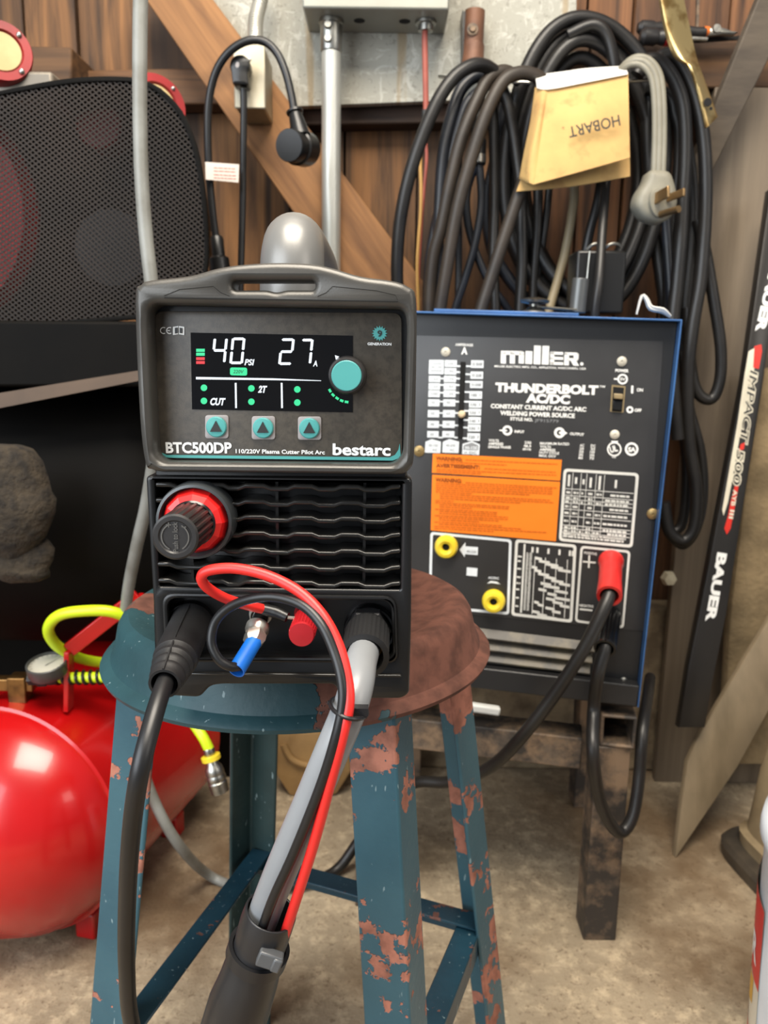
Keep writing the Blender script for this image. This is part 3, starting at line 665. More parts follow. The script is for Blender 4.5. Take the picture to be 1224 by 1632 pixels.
m.text(N_, 'MILLER ELECTRIC MFG. CO., APPLETON, WISCONSIN, USA', (788, 585), (934, 589.2), 3.2, .02)
m.text(N_, 'THUNDERBOLT', (789, 623.5), (953, 628.5), 13.6, .055); m.text(N_, 'TM', (955, 617.5), (964, 617.8), 3.4, .02)
m.text(N_, 'AC/DC', (838, 640.5), (908, 643.4), 13.6, .055)
m.text(N_, 'CONSTANT CURRENT AC/DC ARC', (782, 650), (934, 655.8), 6.8, .04); m.text(N_, 'WELDING POWER SOURCE', (797, 661), (916, 666), 6.8, .04)
m.text(N_, 'STYLE NO.', (813, 669.5), (849, 671.3), 5, .04)
m.build('heading_lettering', white_ink, wel, weld=False); m = MB(); m.text(N_, 'INPUT', (820, 689.4), (835.5, 690.4), 4.2, .04); m.text(N_, 'OUTPUT', (908, 693), (930.5, 694.6), 4.2, .04)
for k, (t, x1) in enumerate((('VOLTS', 795), ('AMPERES', 802), ('SINGLE PHASE', 814))): m.text(N_, t, (778.6 - k * .3, 703.5 + k * 5.2), (x1, 704.4 + k * 5.2), 4.0, .03)
for k, t in enumerate(('230', '46.5', '60 Hz')): m.text(N_, t, (836 - k * 1.5, 707 + k * 5.2), (846.5, 707.4 + k * 5.2), 4.0, .03)
m.build('input_rating', white_ink, wel, weld=False); m = MB()
for k, (t, x1) in enumerate((('MAXIMUM RATED', 907), ('VOLTS', 878), ('AMPERES', 885), ('DUTY CYCLE', 891), ('MAX. OCV', 886))): m.text(N_, t, (860.6 - k * .4, 708.2 + k * 4.9), (x1, 709.6 + k * 4.9), 3.9, .03)
for k, (t, t2) in enumerate((('AC', 'DC'), ('25', '25'), ('225', '150'), ('20%', '20%'), ('80', '72'))):
    m.text(N_, t, (924 - k * .6, 711.4 + k * 5), (931 - k * .6, 711.7 + k * 5), 3.9, .03); m.text(N_, t2, (941.5 - k * .6, 712 + k * 5), (949 - k * .6, 712.3 + k * 5), 3.9, .03)
m.build('output_rating', white_ink, wel, weld=False); m = MB(); m.text(N_, 'AMPERAGE', (725.5, 551), (754, 552), 4, .03); m.text(N_, 'A', (735, 564), (745, 564.3), 10.5, .05)
m.build('scale_heading', white_ink, wel, weld=False); m = MB(); m.text(N_, 'POWER', (980.4, 592.4), (1001.6, 593.4), 4.6, .04); m.text(N_, 'ON', (1014.6, 623.6), (1024.4, 624), 5, .04); m.text(N_, 'OFF', (1011, 656), (1022, 656.5), 5, .04)
m.ring(N_, 1003.8, 653, 5.6, 2.6, n=18)
q((1006, 614.5), (1009.4, 614.6), (1009, 627), (1005.6, 626.8))
m.ring(N_, 992.2, 604.2, 8.4, 5.6); m.text(N_, 'SV', (988, 606), (996.6, 606.3), 4.2, .03); q((978.5, 602.6), (985, 602.8), (985, 605.4), (978.5, 605.2))
m.ring(N_, 808.6, 686, 8, 4.3); q((796, 684.8), (803, 684.8), (808, 685), (808, 687.6), (803, 687.3), (796, 686.8))
m.ring(N_, 891.6, 689.6, 8.6, 4.4); q((891, 688.3), (898, 686), (904.6, 690.3), (898, 694), (891, 691)); 
m.ring(N_, 979, 715.8, 11.6, 9.2); m.text(N_, 'UL', (973, 721.4), (985, 718.4), 10, .04); q((974, 702.4), (985, 702.6), (984, 706), (975, 705.8)); m.text(N_, 'us', (975, 729.5), (981.5, 729.8), 3, .02)
m.ring(N_, 1006.6, 715.8, 10.8, 7.4, n=26); m.text(N_, 'SA', (1000.5, 719.6), (1013, 719.9), 7.2, .05)
m.build('switch_lettering', white_ink, wel, weld=False)
m = MB(); m.text(N_, 'JF915779', (852, 672), (890, 673.8), 5, .005); m.build('style_number', grey_ink, wel, weld=False)
# amperage scale
m = MB(); mi = MB()
def tag4(x0, y0, x1, y1, s=-.03, h=.0004): m.pq(N_, [(x0, y0), (x1, y0 + .3), (x1 + (y1 - y0) * s, y1 + .3), (x0 + (y1 - y0) * s, y1)], h)
A_ = lambda x, y: (670 + x / 5.829, 535 + y / 5.829)
tag4(*A_(82, 224), *A_(220, 356))
for k, t in enumerate(('LOW', '30-150', 'RANGE')): x, y = A_(100, 268 + 32 * k); mi.text(N_, t, (x, y), (x + 17, y + .3), 3.4, 0, h=.0008)
tag4(*A_(228, 226), *A_(340, 290)); tag4(*A_(225, 300), *A_(335, 360)); tag4(*A_(340, 274), *A_(374, 290)); tag4(*A_(335, 330), *A_(372, 346))
for t, y in (('230', 270), ('190', 340)): xx, yy = A_(252, y); mi.text(N_, t, (xx, yy), (xx + 9.5, yy + .2), 4, 0, h=.0008)
for (y0, y1, yt, a, b) in ((372, 430, 390, '150', '175'), (440, 500, 450, '125', '150'), (507, 570, 522, '100', '125'), (590, 655, 604, '75', '90'), (690, 757, 710, '55', '65'), (790, 855, 825, '40', '50'), (885, 945, 938, '30', '40')):
    sh = (y0 - 372) * .03
    tag4(*A_(80 - sh, y0), *A_(186 - sh, y1)); tag4(*A_(220 - sh, y0), *A_(332 - sh, y1)); tag4(*A_(180 - sh, yt), *A_(225 - sh, yt + 14)); tag4(*A_(330 - sh, yt), *A_(368 - sh, yt + 15))
    for t, x in ((a, 106), (b, 250)): xx, yy = A_(x - sh, y0 + 42); mi.text(N_, t, (xx, yy), (xx + 4 * len(t) - 2, yy + .2), 4, 0, h=.0008)
for (y0, y1, yt, t) in ((228, 298, 275, '150'), (333, 400, 350, '125'), (420, 485, 420, '105'), (515, 585, 515, '85'), (605, 668, 605, '70'), (678, 740, 690, '50'), (755, 818, 775, '40'), (825, 888, 845, '30'), (905, 975, 945, '20')):
    sh = (y0 - 228) * .05
    tag4(*A_(472 - sh, y0), *A_(588 - sh, y1)); tag4(*A_(425 - sh * .9, yt), *A_(476 - sh, yt + 15))
    xx, yy = A_(500 - sh, y0 + 48); mi.text(N_, t, (xx, yy), (xx + 4 * len(t) - 1, yy + .2), 4.4, .03, h=.0008)
    for x in (486, 566): xx, yy = A_(x - sh, y0 + 20); mi.pq(N_, [(xx, yy), (xx + 1.4, yy), (xx + 1.2, yy + 5), (xx - .2, yy + 5)], .0008)
for x0, x1, t in ((42, 192, '30-150'), (203, 360, '40-230')):
    mid = (x0 + x1) / 2 - 10; m.pq(N_, [A_(x0 + 6, 985), A_(mid, 960), A_(x1, 985), A_(x1 - 6, 1090), A_(x0, 1085)]); xx, yy = A_(x0 + 34, 1028); mi.text(N_, t, (xx, yy), (xx + 15, yy + .3), 4, 0, h=.0008)
    xx, yy = A_(x0 + 36, 1070); mi.text(N_, '~ AC', (xx, yy), (xx + 14, yy + .3), 4, 0, h=.0008)
m.pq(N_, [A_(392, 1005), A_(480, 978), A_(552, 1010), A_(545, 1108), A_(388, 1100)]); mi.pq(N_, [A_(404, 1016), A_(480, 992), A_(540, 1020), A_(535, 1064), A_(400, 1058)], .0007)
xx, yy = A_(408, 1096); mi.text(N_, '= DC', (xx, yy), (xx + 20, yy + .5), 4, .02, h=.0008)
m.build('amperage_tags', label_white, wel, weld=False)
mt = MB(); xx, yy = A_(412, 1054); mt.text(N_, '30-150', (xx, yy), (xx + 20, yy + .4), 5, .03, h=.001); mt.build('range_numerals', label_white, wel, weld=False)
mi.build('amperage_numerals', grey_ink, wel, weld=False)
m = MB(); m.pq(N_, [A_(372, 242), A_(421, 244), A_(394, 962), A_(346, 958)], .0006); m.build('amperage_slot', black_void, wel)
m = MB(); c3 = N_.pw(*A_(386, 728), .002); m.lathe(c3, wn, [(.0048, 0), (.0046, .004), (.003, .006), (.0001, .0065)], 20); m.build('amperage_pointer', M('cream_pointer', C(218, 196, 160), .5), wel)
# warning labels
m = MB(); m.pplate(N_, [[(690, 723), (895.5, 733), (892.5, 766), (688.5, 753.5)]], .0006, 0, .0006); a = m.build('warning_label', orange, wel)
mb = MB(); mb.text(N_, 'WARNING:', (694.5, 732.6), (737, 734.8), 6, .04, h=.0012); mb.text(N_, 'AVERTISSEMENT:', (695, 744), (765, 747.4), 6, .04, h=.0012); mb.build('warning_heading', orange_ink, a, weld=False)
mb = MB()
for x0, y0, x1, y1, f in ((742, 733, 888, 740, 1), (696, 735.8, 888, 745.4, .58), (772, 747, 887, 753, 1), (696, 748.4, 887, 757.6, 1), (696, 751.8, 887, 761, .37)): mb.smallprint(N_, (x0, y0), (x1, y1), 1.5, f, .0012)
mb.build('warning_print', orange_ink2, a, weld=False)
m = MB(); m.pplate(N_, [[(689, 756.5), (892.5, 768), (886, 862.5), (686.5, 845)]], .0006, 0, .0006); a = m.build('warning_label', orange, wel)
mb = MB(); mb.text(N_, 'WARNING:', (694, 767), (736, 769.4), 6.4, .04, h=.0012); mb.build('warning_heading', orange_ink, a, weld=False)
mb = MB(); y = 767; fs_ = [.97, .97, .97, .78, .3, .95, .98, .7, .15, .62, .6, .28, .52, .5, .6, .62, .52, .35, .57, .72, .95, .5]
mb.smallprint(N_, (742, 769.5), (887, 778), 1.5, 1, .0012)
for k, f in enumerate(fs_): yy = 770.5 + k * 3.42; x0 = 695 - k * .12 + (7 if k in (5, 6, 7, 10, 11, 13, 14, 16, 17, 19) else 0); mb.smallprint(N_, (x0, yy), (887 - k * .3, yy + 10.5), 1.4, f, .0012)
mb.build('warning_print', orange_ink2, a, weld=False)
# framed charts
def frame(px, wpx, name, rpx=5):
    o = [V(N_.uv(*p)) for p in px]; k = rad(1, N_.pw(*px[0])); c_ = sum(o, V((0, 0))) / 4
    def inset(d):
        out = []
        for i in range(4):
            p = o[i]; a = (o[i - 1] - p).normalized(); b = (o[(i + 1) % 4] - p).normalized(); out.append(p + (a + b) * d)
        return out
    mm = MB(); mm.plate(N_, [rp(o, rpx * k), rp(inset(wpx * k), rpx * .6 * k)], .0006, 0, .0006); return mm
def quadmap(px):
    def f(u, vv):
        a = V(px[0]) * (1 - u) + V(px[1]) * u; b = V(px[3]) * (1 - u) + V(px[2]) * u; q_ = a * (1 - vv) + b * vv; return (q_.x, q_.y)
    return f
c1 = [(898.4, 746.6), (1018.5, 754.2), (1008, 873), (890.4, 861.8)]; m = frame(c1, 4.4, '', 7); f = quadmap(c1)
for x in (.125, .235, .31, .435, .545): m.pq(N_, [f(x, .05), f(x + .008, .05), f(x + .008, .875), f(x, .875)])
rows = [.27, .36, .415, .465, .55, .645, .77, .815, .865]
for y in rows: m.pq(N_, [f(.04, y), f(.95, y), f(.95, y + .01), f(.04, y + .01)])
for x, y0, y1 in ((.065, .08, .24), (.16, .11, .20), (.26, .13, .20), (.355, .1, .24), (.475, .07, .26), (.69, .11, .22)): m.pq(N_, [f(x, y0), f(x + .03, y0), f(x + .03, y1), f(x, y1)])
for a, b in zip(rows, rows[1:] + [.91]):
    for x0, x1, p in ((.05, .11, 1), (.15, .22, 1), (.25, .29, .6), (.345, .41, 1), (.45, .53, .9), (.57, .90, 1)):
        if random.random() < p: mm = (a + b) / 2 + .006; xx0 = x0 + random.uniform(0, .012) + (.07 if x0 == .57 and random.random() < .5 else 0); m.smallprint(N_, f(xx0, mm + .017), f(x1, mm + .017), 3.4, 1)
for y in (.905, .94): m.smallprint(N_, f(.05, y), f(.9, y + .004), 3.0, .97)
m.build('rod_chart', frame_white, wel, weld=False)
bx = [(686, 847.5), (815.6, 860), (811.6, 979.7), (683, 968)]; m = frame(bx, 4, '', 6); m.build('socket_frame', label_white, wel, weld=False)
c2 = [(821.5, 859.4), (919, 868.3), (912, 992.3), (814.8, 980.7)]; m = frame(c2, 4.4, '', 6); f = quadmap(c2)
for x in (.14, .33, .5, .68, .86): m.pq(N_, [f(x, .05 if x < .2 else .2), f(x + (.03 if x < .2 else .012), .05 if x < .2 else .2), f(x + (.03 if x < .2 else .012), .95), f(x, .95)])
for x in (.27, .35, .53, .71, .88, .93): m.pq(N_, [f(x, .08), f(x + .035, .08), f(x + .035, .15), f(x, .15)])
bars = [(.34, .45, .20), (.40, .58, .235), (.5, .72, .265), (.6, .8, .295), (.72, .93, .325), (.29, .38, .32), (.33, .45, .36), (.4, .58, .40), (.52, .7, .435), (.62, .82, .47), (.75, .93, .50), (.45, .62, .52), (.5, .76, .55), (.7, .9, .60), (.42, .55, .60), (.57, .72, .645), (.7, .94, .69), (.55, .7, .71), (.66, .83, .745), (.78, .94, .78), (.36, .44, .77), (.42, .52, .80), (.55, .7, .83), (.66, .8, .865), (.33, .46, .895), (.42, .58, .925), (.52, .75, .95)]
for a, b, y in bars: m.pq(N_, [f(a, y), f(b, y + .01), f(b, y + .045), f(a, y + .035)])
for y in (.2, .26, .36, .47, .55, .63, .74, .85): m.smallprint(N_, f(.055, y + .03), f(.12, y + .03), 2.6, 1)
for k in range(38):
    y = .17 + k * .02
    for x in (.19, .245): m.smallprint(N_, f(x, y), f(x + .04, y), 1.4, 1)
m.build('thickness_chart', frame_white, wel, weld=False)
bx = [(925.3, 869.7), (1005, 877.7), (994, 1001.8), (916, 991)]; m = frame(bx, 3.6, '', 7)
m.text(N_, 'POSITIVE', (930.7, 882.4), (951, 885), 4, .03); m.text(N_, 'NEGATIVE', (922.6, 966), (945.5, 968.4), 4, .03)
m.pq(N_, [(929, 893.6), (949.5, 895.4), (949.3, 898), (928.8, 896.2)]); m.pq(N_, [(937.8, 884.8), (940.6, 885), (939.6, 905), (936.8, 904.8)]); m.pq(N_, [(924, 969.2), (944.4, 971.4), (944, 974.2), (923.6, 972)])
m.build('output_frame', frame_white, wel, weld=False)
m = MB(); m.pq(N_, [(732.6, 876), (742, 864), (741.6, 870.5), (761.8, 872), (761.3, 884.5), (741, 883), (740.6, 888)])
m.pq(N_, [(744, 904), (761, 905.5), (760.4, 918.5), (743.4, 917)]); m.text(N_, 'AC/DC', (778, 922), (795, 923.4), 3.8, .03)
m.pq(N_, [(776, 930), (782, 925.6), (792, 927), (797.5, 931), (790, 930), (784, 929)]); m.build('socket_arrows', label_white, wel, weld=False)
m = MB(); m.text(N_, '40-230', (743.5, 880), (759, 881.2), 4, .01, h=.0009); m.build('arrow_numerals', grey_ink, wel, weld=False)
for x, y in ((711.8, 870), (787, 956.5)):
    c3 = N_.pw(x, y); r_ = rad(18.6, c3); m = MB(); m.lathe(c3, wn, [(r_ * .98, 0), (r_, .004), (r_ * .97, .009), (r_ * .85, .0125), (r_ * .6, .0135), (r_ * .38, .012), (r_ * .3, .009), (r_ * .28, -.0), (.0001, 0)], 36); s_ = m.build('outlet_socket', yellow_pl, wel)
    m = MB(); m.lathe(c3 + wn * .0075, wn, [(r_ * .29, 0), (.0001, .0005)], 20); m.build('socket_hole', black_void, s_)
# switch
sw = [(975, 613.4), (997, 615.6), (993.6, 657.6), (972.2, 656)]
m = frame(sw, 2.6, '', 1); k = m.build('power_switch', tan_plastic, wel, weld=False); f = quadmap(sw)
m = MB(); m.pq(N_, [f(.1, .06), f(.9, .06), f(.88, .98), f(.12, .98)], .0007); m.build('switch_well', black_void, k)
m = MB(); c3 = [N_.pw(*f(a, b), .001) for a, b in ((.16, .30), (.84, .30), (.84, .50), (.16, .50))]; m.prism(c3, wn * .007); m.build('switch_rocker', tan_plastic, k, bevel=.0012)
m = MB(); c3 = [N_.pw(*f(a, b), .001) for a, b in ((.16, .58), (.84, .58), (.84, .92), (.16, .92))]; m.prism(c3, wn * .003); m.build('breaker_body', black, k, bevel=.0008)
screw_w = M('white_screw_head', C(206, 200, 184), .4); screw_b = M('brass_screw_head', C(158, 136, 92), .4, metal=.6)
for x, y, r_, mt_ in ((710.3, 561, 7.6, screw_w), (991, 576, 8, screw_w), (979.7, 692.6, 7.6, screw_w), (994, 1086, 7, steel), (1040, 819, 9, screw_b), (668, 719, 9, screw_b)):
    pl_ = N_ if y < 1000 else MP
    c3 = pl_.pw(x, y); q_ = rad(r_, c3); m = MB(); m.lathe(c3, wn, [(q_, 0), (q_ * .95, .0012), (q_ * .6, .0026), (q_ * .25, .003), (q_ * .22, .002), (.0001, .002)], 20); m.build('screw', mt_, wel)
# louvres at the foot
lou = M('dusty_louvre', C(62, 58, 52), .5, col2=C(92, 84, 68), scale=30, lo=.45, hi=.6)
for k in range(5):
    y0 = 1001 + k * 18.2; m = MB(); a = MP.pw(735 - k * 1, y0 - 4, .001); b = MP.pw(948 - k * 3.5, y0 + 22 - k * .6, .001); dn = wv * -.0125
    m.add([a, b, b + wn * .008 + dn, a + wn * .008 + dn, b + dn * 1.02, a + dn * 1.02, a + wn * .009 + dn * .8, b + wn * .009 + dn * .8], [(0, 1, 7, 6), (6, 7, 2, 3), (3, 2, 4, 5), (0, 6, 3), (0, 3, 5), (1, 4, 2), (1, 2, 7)]); m.build('louvre', lou, wel, bevel=.0006)
# crank knob on top, paper scrap
kc = MH.w(-WW * .5, 0, -.05); kc = P(876, 491, kc.y + .02)
kz = MH.w(0, 0, 0).z
# lid plate with its bent strap
m = MB(); tA = MH.w(-.25, .0005, -.05); m.prism([MH.w(-.30, .0005, -.012), MH.w(-.12, .0005, -.012), MH.w(-.12, .0005, -.25), MH.w(-.30, .0005, -.25)], wv * .004); m.build('top_plate', blue_paint, wel, bevel=.001)
kb_ = MH.w(-.175, .0045, -.045)
m = MB(); m.lathe(kb_, wv, [(.013, 0), (.014, .003), (.011, .005), (.007, .008), (.007, .011), (.018, .013), (.019, .016), (.012, .0185), (.006, .0195), (.0001, .020)], 24); m.build('crank_knob', M('chrome_crank', C(120, 118, 112), .25, metal=.9), wel)
m = MB(); m.lathe(kb_, wv, [(.0155, 0), (.0155, .002), (.012, .0025)], 24); m.beam(kb_ + wv * .008 - wn * 0, kb_ + wv * .007 + wu * .055 - wn * .03, .018, .0025, tuple(wv)); m.build('crank_arm', M('crank_steel', C(120, 116, 106), .4, metal=.6), wel, bevel=.0008)
m = MB(); m.cyl(kb_ + wv * .004 + wu * .055 - wn * .03, kb_ + wv * .047 + wu * .056 - wn * .03, .0105, .0105); m.build('crank_grip', M('grey_crank_grip', C(96, 98, 98), .35, metal=.5), wel, bevel=.001)

# ---- black junction box behind the welder
jb = thing('clip_box', tuple(P(958, 480, 1.25)), 'black plastic box with two silver clips behind the welder top', 'box')
m = MB(); a = P(920, 398, 1.25); b = P(993, 500, 1.25); m.box(((a.x + b.x) / 2, 1.28, (a.z + b.z) / 2), (b.x - a.x, .06, a.z - b.z)); m.build('body', black, jb, bevel=.004)
for x in (948, 975):
    c3 = P(x, 396, 1.26); m = MB(); m.tube([c3 + V((-.012, 0, -.002)), c3 + V((-.004, -.004, .005)), c3 + V((.008, -.003, .006)), c3 + V((.014, 0, .001))], .0025, 8); m.build('clip', steel, jb)
m = MB(); m.tube(PTS((940, 400, 1.245), (936, 440, 1.245), (931, 498, 1.245)), .0016, 8); m.build('side_wire', steel, jb)
m = MB(); c3 = MH.w(-.022, .002, -.03)
pts = [c3 + wu * (-.028) + wv * .004, c3 + wu * -.024 + wv * .026, c3 + wu * -.018 + wv * .022, c3 + wu * -.012 + wv * .012, c3 + wu * .002 + wv * .009, c3 + wu * .012 + wv * .002]
m.tube(pts, [.002, .0036, .006, .0075, .007, .003], 7, 3, flat=.5); m.tube([p + wn * .004 + wv * .001 for p in pts[2:]], [.001, .004, .005, .002], 7, 3, flat=.5); m.build('crumpled_tape', M('white_tape', C(206, 204, 198), .6), None, label='crumpled scrap of white tape on the right corner of the blue welder top', category='tape')

# ---- stand
rust = NT('rusty_tube_steel'); v = rust.mp()
f1 = rust.ramp(rust.noise(v, 16, 6, .65), .42, .56); f2 = rust.ramp(rust.noise(rust.mp(loc=(2, 2, 2)), 34, 5, .65), .45, .62)
rust.color(rust.mix(f1, rust.mix(f2, C(128, 106, 84), C(104, 90, 76)), C(56, 51, 47))); rust.bump(rust.noise(v, 140, 5), .5, .001); rust.fin(.6, .2)
st = thing('welder_stand', (.31, 1.2, 0), 'rusty square tube stand carrying the black and blue arc welder', 'stand')
S = .046
def tube4(p0, p1, name, hollow=False):
    m = MB(); p0 = V(p0); p1 = V(p1); d = (p1 - p0); up = V((0, 0, 1)) if abs(d.normalized().z) < .9 else V((0, 1, 0)); sd = d.normalized().cross(up).normalized(); u = sd.cross(d.normalized())
    o = [p0 + sd * x * S / 2 + u * y * S / 2 for x, y in ((-1, -1), (1, -1), (1, 1), (-1, 1))]; i = [p0 + sd * x * (S / 2 - .0045) + u * y * (S / 2 - .0045) for x, y in ((-1, -1), (1, -1), (1, 1), (-1, 1))]
    vs = o + [q + d for q in o] + i + [q + d for q in i]
    fs = [(k, (k + 1) % 4, (k + 1) % 4 + 4, k + 4) for k in range(4)] + [(k + 8, k + 12, (k + 1) % 4 + 12, (k + 1) % 4 + 8) for k in range(4)] + [(k, k + 8, (k + 1) % 4 + 8, (k + 1) % 4) for k in range(4)] + [(k + 4, (k + 1) % 4 + 4, (k + 1) % 4 + 12, k + 12) for k in range(4)]
    m.add(vs, fs); m.build(name, rust.m, st, bevel=.002)
fl = Zp(950, 1490, 0); yv = V((0, 1, 0)); ld = V((-math.sin(YAW) * 0, 1, 0))
fR = V((fl.x + .002, fl.y + .012, 0)); back = V((math.sin(YAW) * .34, math.cos(YAW) * .34, 0)); left = V((-math.cos(YAW) * .33, math.sin(YAW) * .33, 0))
zt = .318
for b_ in (fR, fR + left, fR + back, fR + left + back): tube4(b_, b_ + V((0, 0, .295)), 'leg')
for b_ in (fR, fR + left): tube4(b_ + V((0, 0, zt)) - back.normalized() * .026 + V((.008, 0, 0)), b_ + V((.008, 0, zt)) + back * 1.06, 'side_rail')
tube4(fR + V((-.02, .02, .272 + .0)) + left.normalized() * .012, fR + left + V((.02, .02, .272)), 'cross_rail')
m = MB(); c3 = P(768, 1129, 1.00); m.box(c3, (.05, .012, .012), Matrix.Rotation(R(8), 3, 'Y')); m.build('white_plastic_strip', M('white_plastic', C(200, 200, 196), .4), None, bevel=.003, label='short white plastic strip lying on the rusty stand beside the stool leg', category='strip')

# ---- output leads
pl_ = thing('positive_lead', tuple(N_.pw(974, 900)), 'dusty welding cable with a red plug in the upper welder outlet', 'cable')
r0 = N_.pw(974, 892, .0); r1 = P(971, 950, r0.y - .075)
ax = r1 - r0; L = ax.length; q0 = rad(17.5, r0); q1 = rad(19, r1)
m = MB(); prof = [(q0 * .9, 0), (q0 * 1.12, .002), (q0 * 1.12, .010), (q0 * 1.0, .014)]
prof += [(q0 * 1.0, L * .3), (q1 * .98, L * .6), (q1 * 1.06, L * .95), (q1 * 1.04, L), (q1 * .78, L), (q1 * .7, L - .02), (.0001, L - .02)]
m.lathe(r0, ax, prof, 32); m.build('red_plug', M('red_rubber_plug', C(206, 44, 40), .32, col2=C(180, 34, 32), scale=20), pl_, label='glossy red rubber plug')
cr = rad(10.8, P(880, 1100, .90))
m = MB(); m.tube([r1 - ax.normalized() * .03, r1 - ax.normalized() * .004] + PTS((955, 985, r1.y - .01), (927, 1040, r1.y - .012), (880, 1112, r1.y + .0), (835, 1170, .93), (795, 1212, .97), (755, 1236, 1.0), (710, 1247, 1.03), (660, 1248, 1.06), (615, 1282, 1.10), (575, 1335, 1.12)) + [Zp(538, 1385, .012), Zp(495, 1406, .012), Zp(450, 1412, .012), Zp(420, 1405, .012)], cr, 18)
m.build('cable', cable_old, pl_)
nl = thing('negative_lead', tuple(N_.pw(968, 990)), 'dusty welding cable with a black plug looping down in front of the rusty stand leg', 'cable')
r0 = N_.pw(974, 978, 0); r1 = P(964, 1034, r0.y - .06); ax = r1 - r0; L = ax.length; q1 = rad(17.5, r1)
m = MB(); m.lathe(r0, ax, [(q1 * .9, 0), (q1, .004, 1), (q1, L * .9, 1), (q1 * 1.04, L * .96), (q1 * 1.0, L), (q1 * .78, L), (q1 * .74, L - .012), (.0001, L - .012)], 60, rib=.0012, ribn=12); m.build('black_plug', black_gloss, nl, sharp=25)
m = MB(); m.tube([r1 - ax.normalized() * .02, r1 - ax.normalized() * .003] + PTS((953, 1075, r1.y - .004), (946, 1130, r1.y + .01), (945, 1200, .90), (954, 1268, .92), (972, 1312, .935), (991, 1326, .945), (1009, 1298, .955), (1019, 1235, .97), (1024, 1165, .985), (1032, 1110, 1.05), (1036, 1080, 1.12)), cr * .98, 18); m.build('cable', cable_old, nl)
# ================================================================ black compressor on the left
comp_black = M('black_compressor_paint', C(12, 10, 8), .6, col2=C(8, 7, 6), scale=9, bump=.15, bscale=40, spec=.08)
tan_rail = M('dusty_rail_edge', C(88, 70, 54), .6, col2=C(72, 57, 44), scale=10)
pump_red = M('dark_red_pump_paint', C(150, 26, 28), .4, col2=C(120, 20, 22), scale=10)
cream = M('cream_filter_disc', C(184, 164, 116), .6, col2=C(170, 148, 100), scale=20)
ac = thing('shop_air_compressor', (-.72, 1.2, 0), 'big black shop compressor with a rounded mesh guard at the left wall', 'air compressor')
m = MB(); m.lathe((-1.35, 1.22, .57), (1, 0, 0), [(.01, -.05), (.14, -.03), (.2, .02), (.215, .07), (.215, 1.0), (.2, 1.05), (.14, 1.09), (.01, 1.11)], 48); m.build('tank', comp_black, ac, sharp=50)
za = P(100, 516, 1.0).z
m = MB(); m.prism([V((-1.4, .985, za - .004)), V((-.255, .985, za + .004)), V((-.255, .985, za - .075)), V((-1.4, .985, za - .093))], (0, .36, 0)); m.build('motor_platform', comp_black, ac, bevel=.004)
m = MB(); a, b, c_, d_ = PTS((-60, 636, .982), (236, 588, .982), (236, 604, .982), (-60, 662, .982)); m.prism([a, b, c_, d_], (0, .003, 0)); m.build('platform_edge', tan_rail, ac)
for x, y in ((-1.2, 1.36), (-.30, 1.41), (-1.2, 1.08)): m = MB(); m.box((x, y, .22), (.05, .03, .44)); m.build('leg', comp_black, ac, bevel=.003)
m = MB(); m.box((-.81, 1.425, .26), (1.10, .02, .44)); m.build('added_shade_plate', comp_black, ac, bevel=.003)  # added dark plate, stands in for the shade under the tank
# guard: woven from real bars, clipped to its outline
GP = flat(1.0)
ol_px = [(-230, 512), (-230, 300), (-180, 210), (-90, 165), (0, 146), (70, 132), (130, 124), (190, 123), (228, 128), (262, 146), (292, 180), (314, 232), (327, 300), (333, 380), (331, 430), (318, 470), (232, 508)]
ol = [V(p) for p in smooth([GP.uv(*p) for p in ol_px], 5, True)]
def clip(a, d):
    ts = []
    for i in range(len(ol)):
        p = ol[i]; q_ = ol[(i + 1) % len(ol)]; e = q_ - p; den = d.x * e.y - d.y * e.x
        if abs(den) < 1e-12: continue
        t = ((p.x - a.x) * e.y - (p.y - a.y) * e.x) / den; s_ = ((p.x - a.x) * d.y - (p.y - a.y) * d.x) / den
        if 0 <= s_ < 1: ts.append(t)
    ts.sort(); return list(zip(ts[::2], ts[1::2]))
gm = M('guard_mesh_steel', C(34, 27, 21), .5, col2=C(44, 35, 28), scale=6, spec=.2)
m = MB(); c0 = GP.uv(80, 320)
for ang, hh, wd_ in ((31, 0, .0010), (-45, .0011, .0008)):
    d = V((math.cos(R(ang)), math.sin(R(ang)))); nrm = V((-d.y, d.x)); sp_ = .0048
    for k in range(-140, 141):
        a = V(c0) + nrm * (k * sp_)
        for t0_, t1_ in clip(a, d):
            p = a + d * t0_; q_ = a + d * t1_
            if (q_ - p).length < .002: continue
            m.prism([GP.w(*(p + nrm * wd_), hh), GP.w(*(q_ + nrm * wd_), hh), GP.w(*(q_ - nrm * wd_), hh), GP.w(*(p - nrm * wd_), hh)], (0, .0011, 0))
m.build('mesh_guard', gm, ac, weld=False, sharp=80)
cl = V((0, 0)); cl = sum(ol, V((0, 0))) / len(ol)
m = MB(); m.plate(GP, [ol, [p + (cl - p).normalized() * .006 for p in ol]], .006, .001, .003)
inn = [GP.w(*p, .002) for p in ol]; c3_ = GP.w(*cl, .002); bk = [c3_ + (p - c3_) * .80 + V((-.006, .165, .012)) for p in inn]; n_ = len(inn); m.add(inn + bk, [(i, (i + 1) % n_, n_ + (i + 1) % n_, n_ + i) for i in range(n_)])
m.build('guard_rim', comp_black, ac)
m = MB(); m.add(bk, [tuple(range(len(bk)))]); m.build('guard_back', comp_black, ac)
c3 = P(40, 330, 1.10); m = MB(); m.lathe(c3 + V((-.135, 0, -.01)), (0, -1, 0), [(.02, 0), (.155, .0), (.16, .02), (.15, .04), (.02, .045)], 40); m.build('flywheel', M('red_flywheel', C(206, 30, 30), .45), ac)
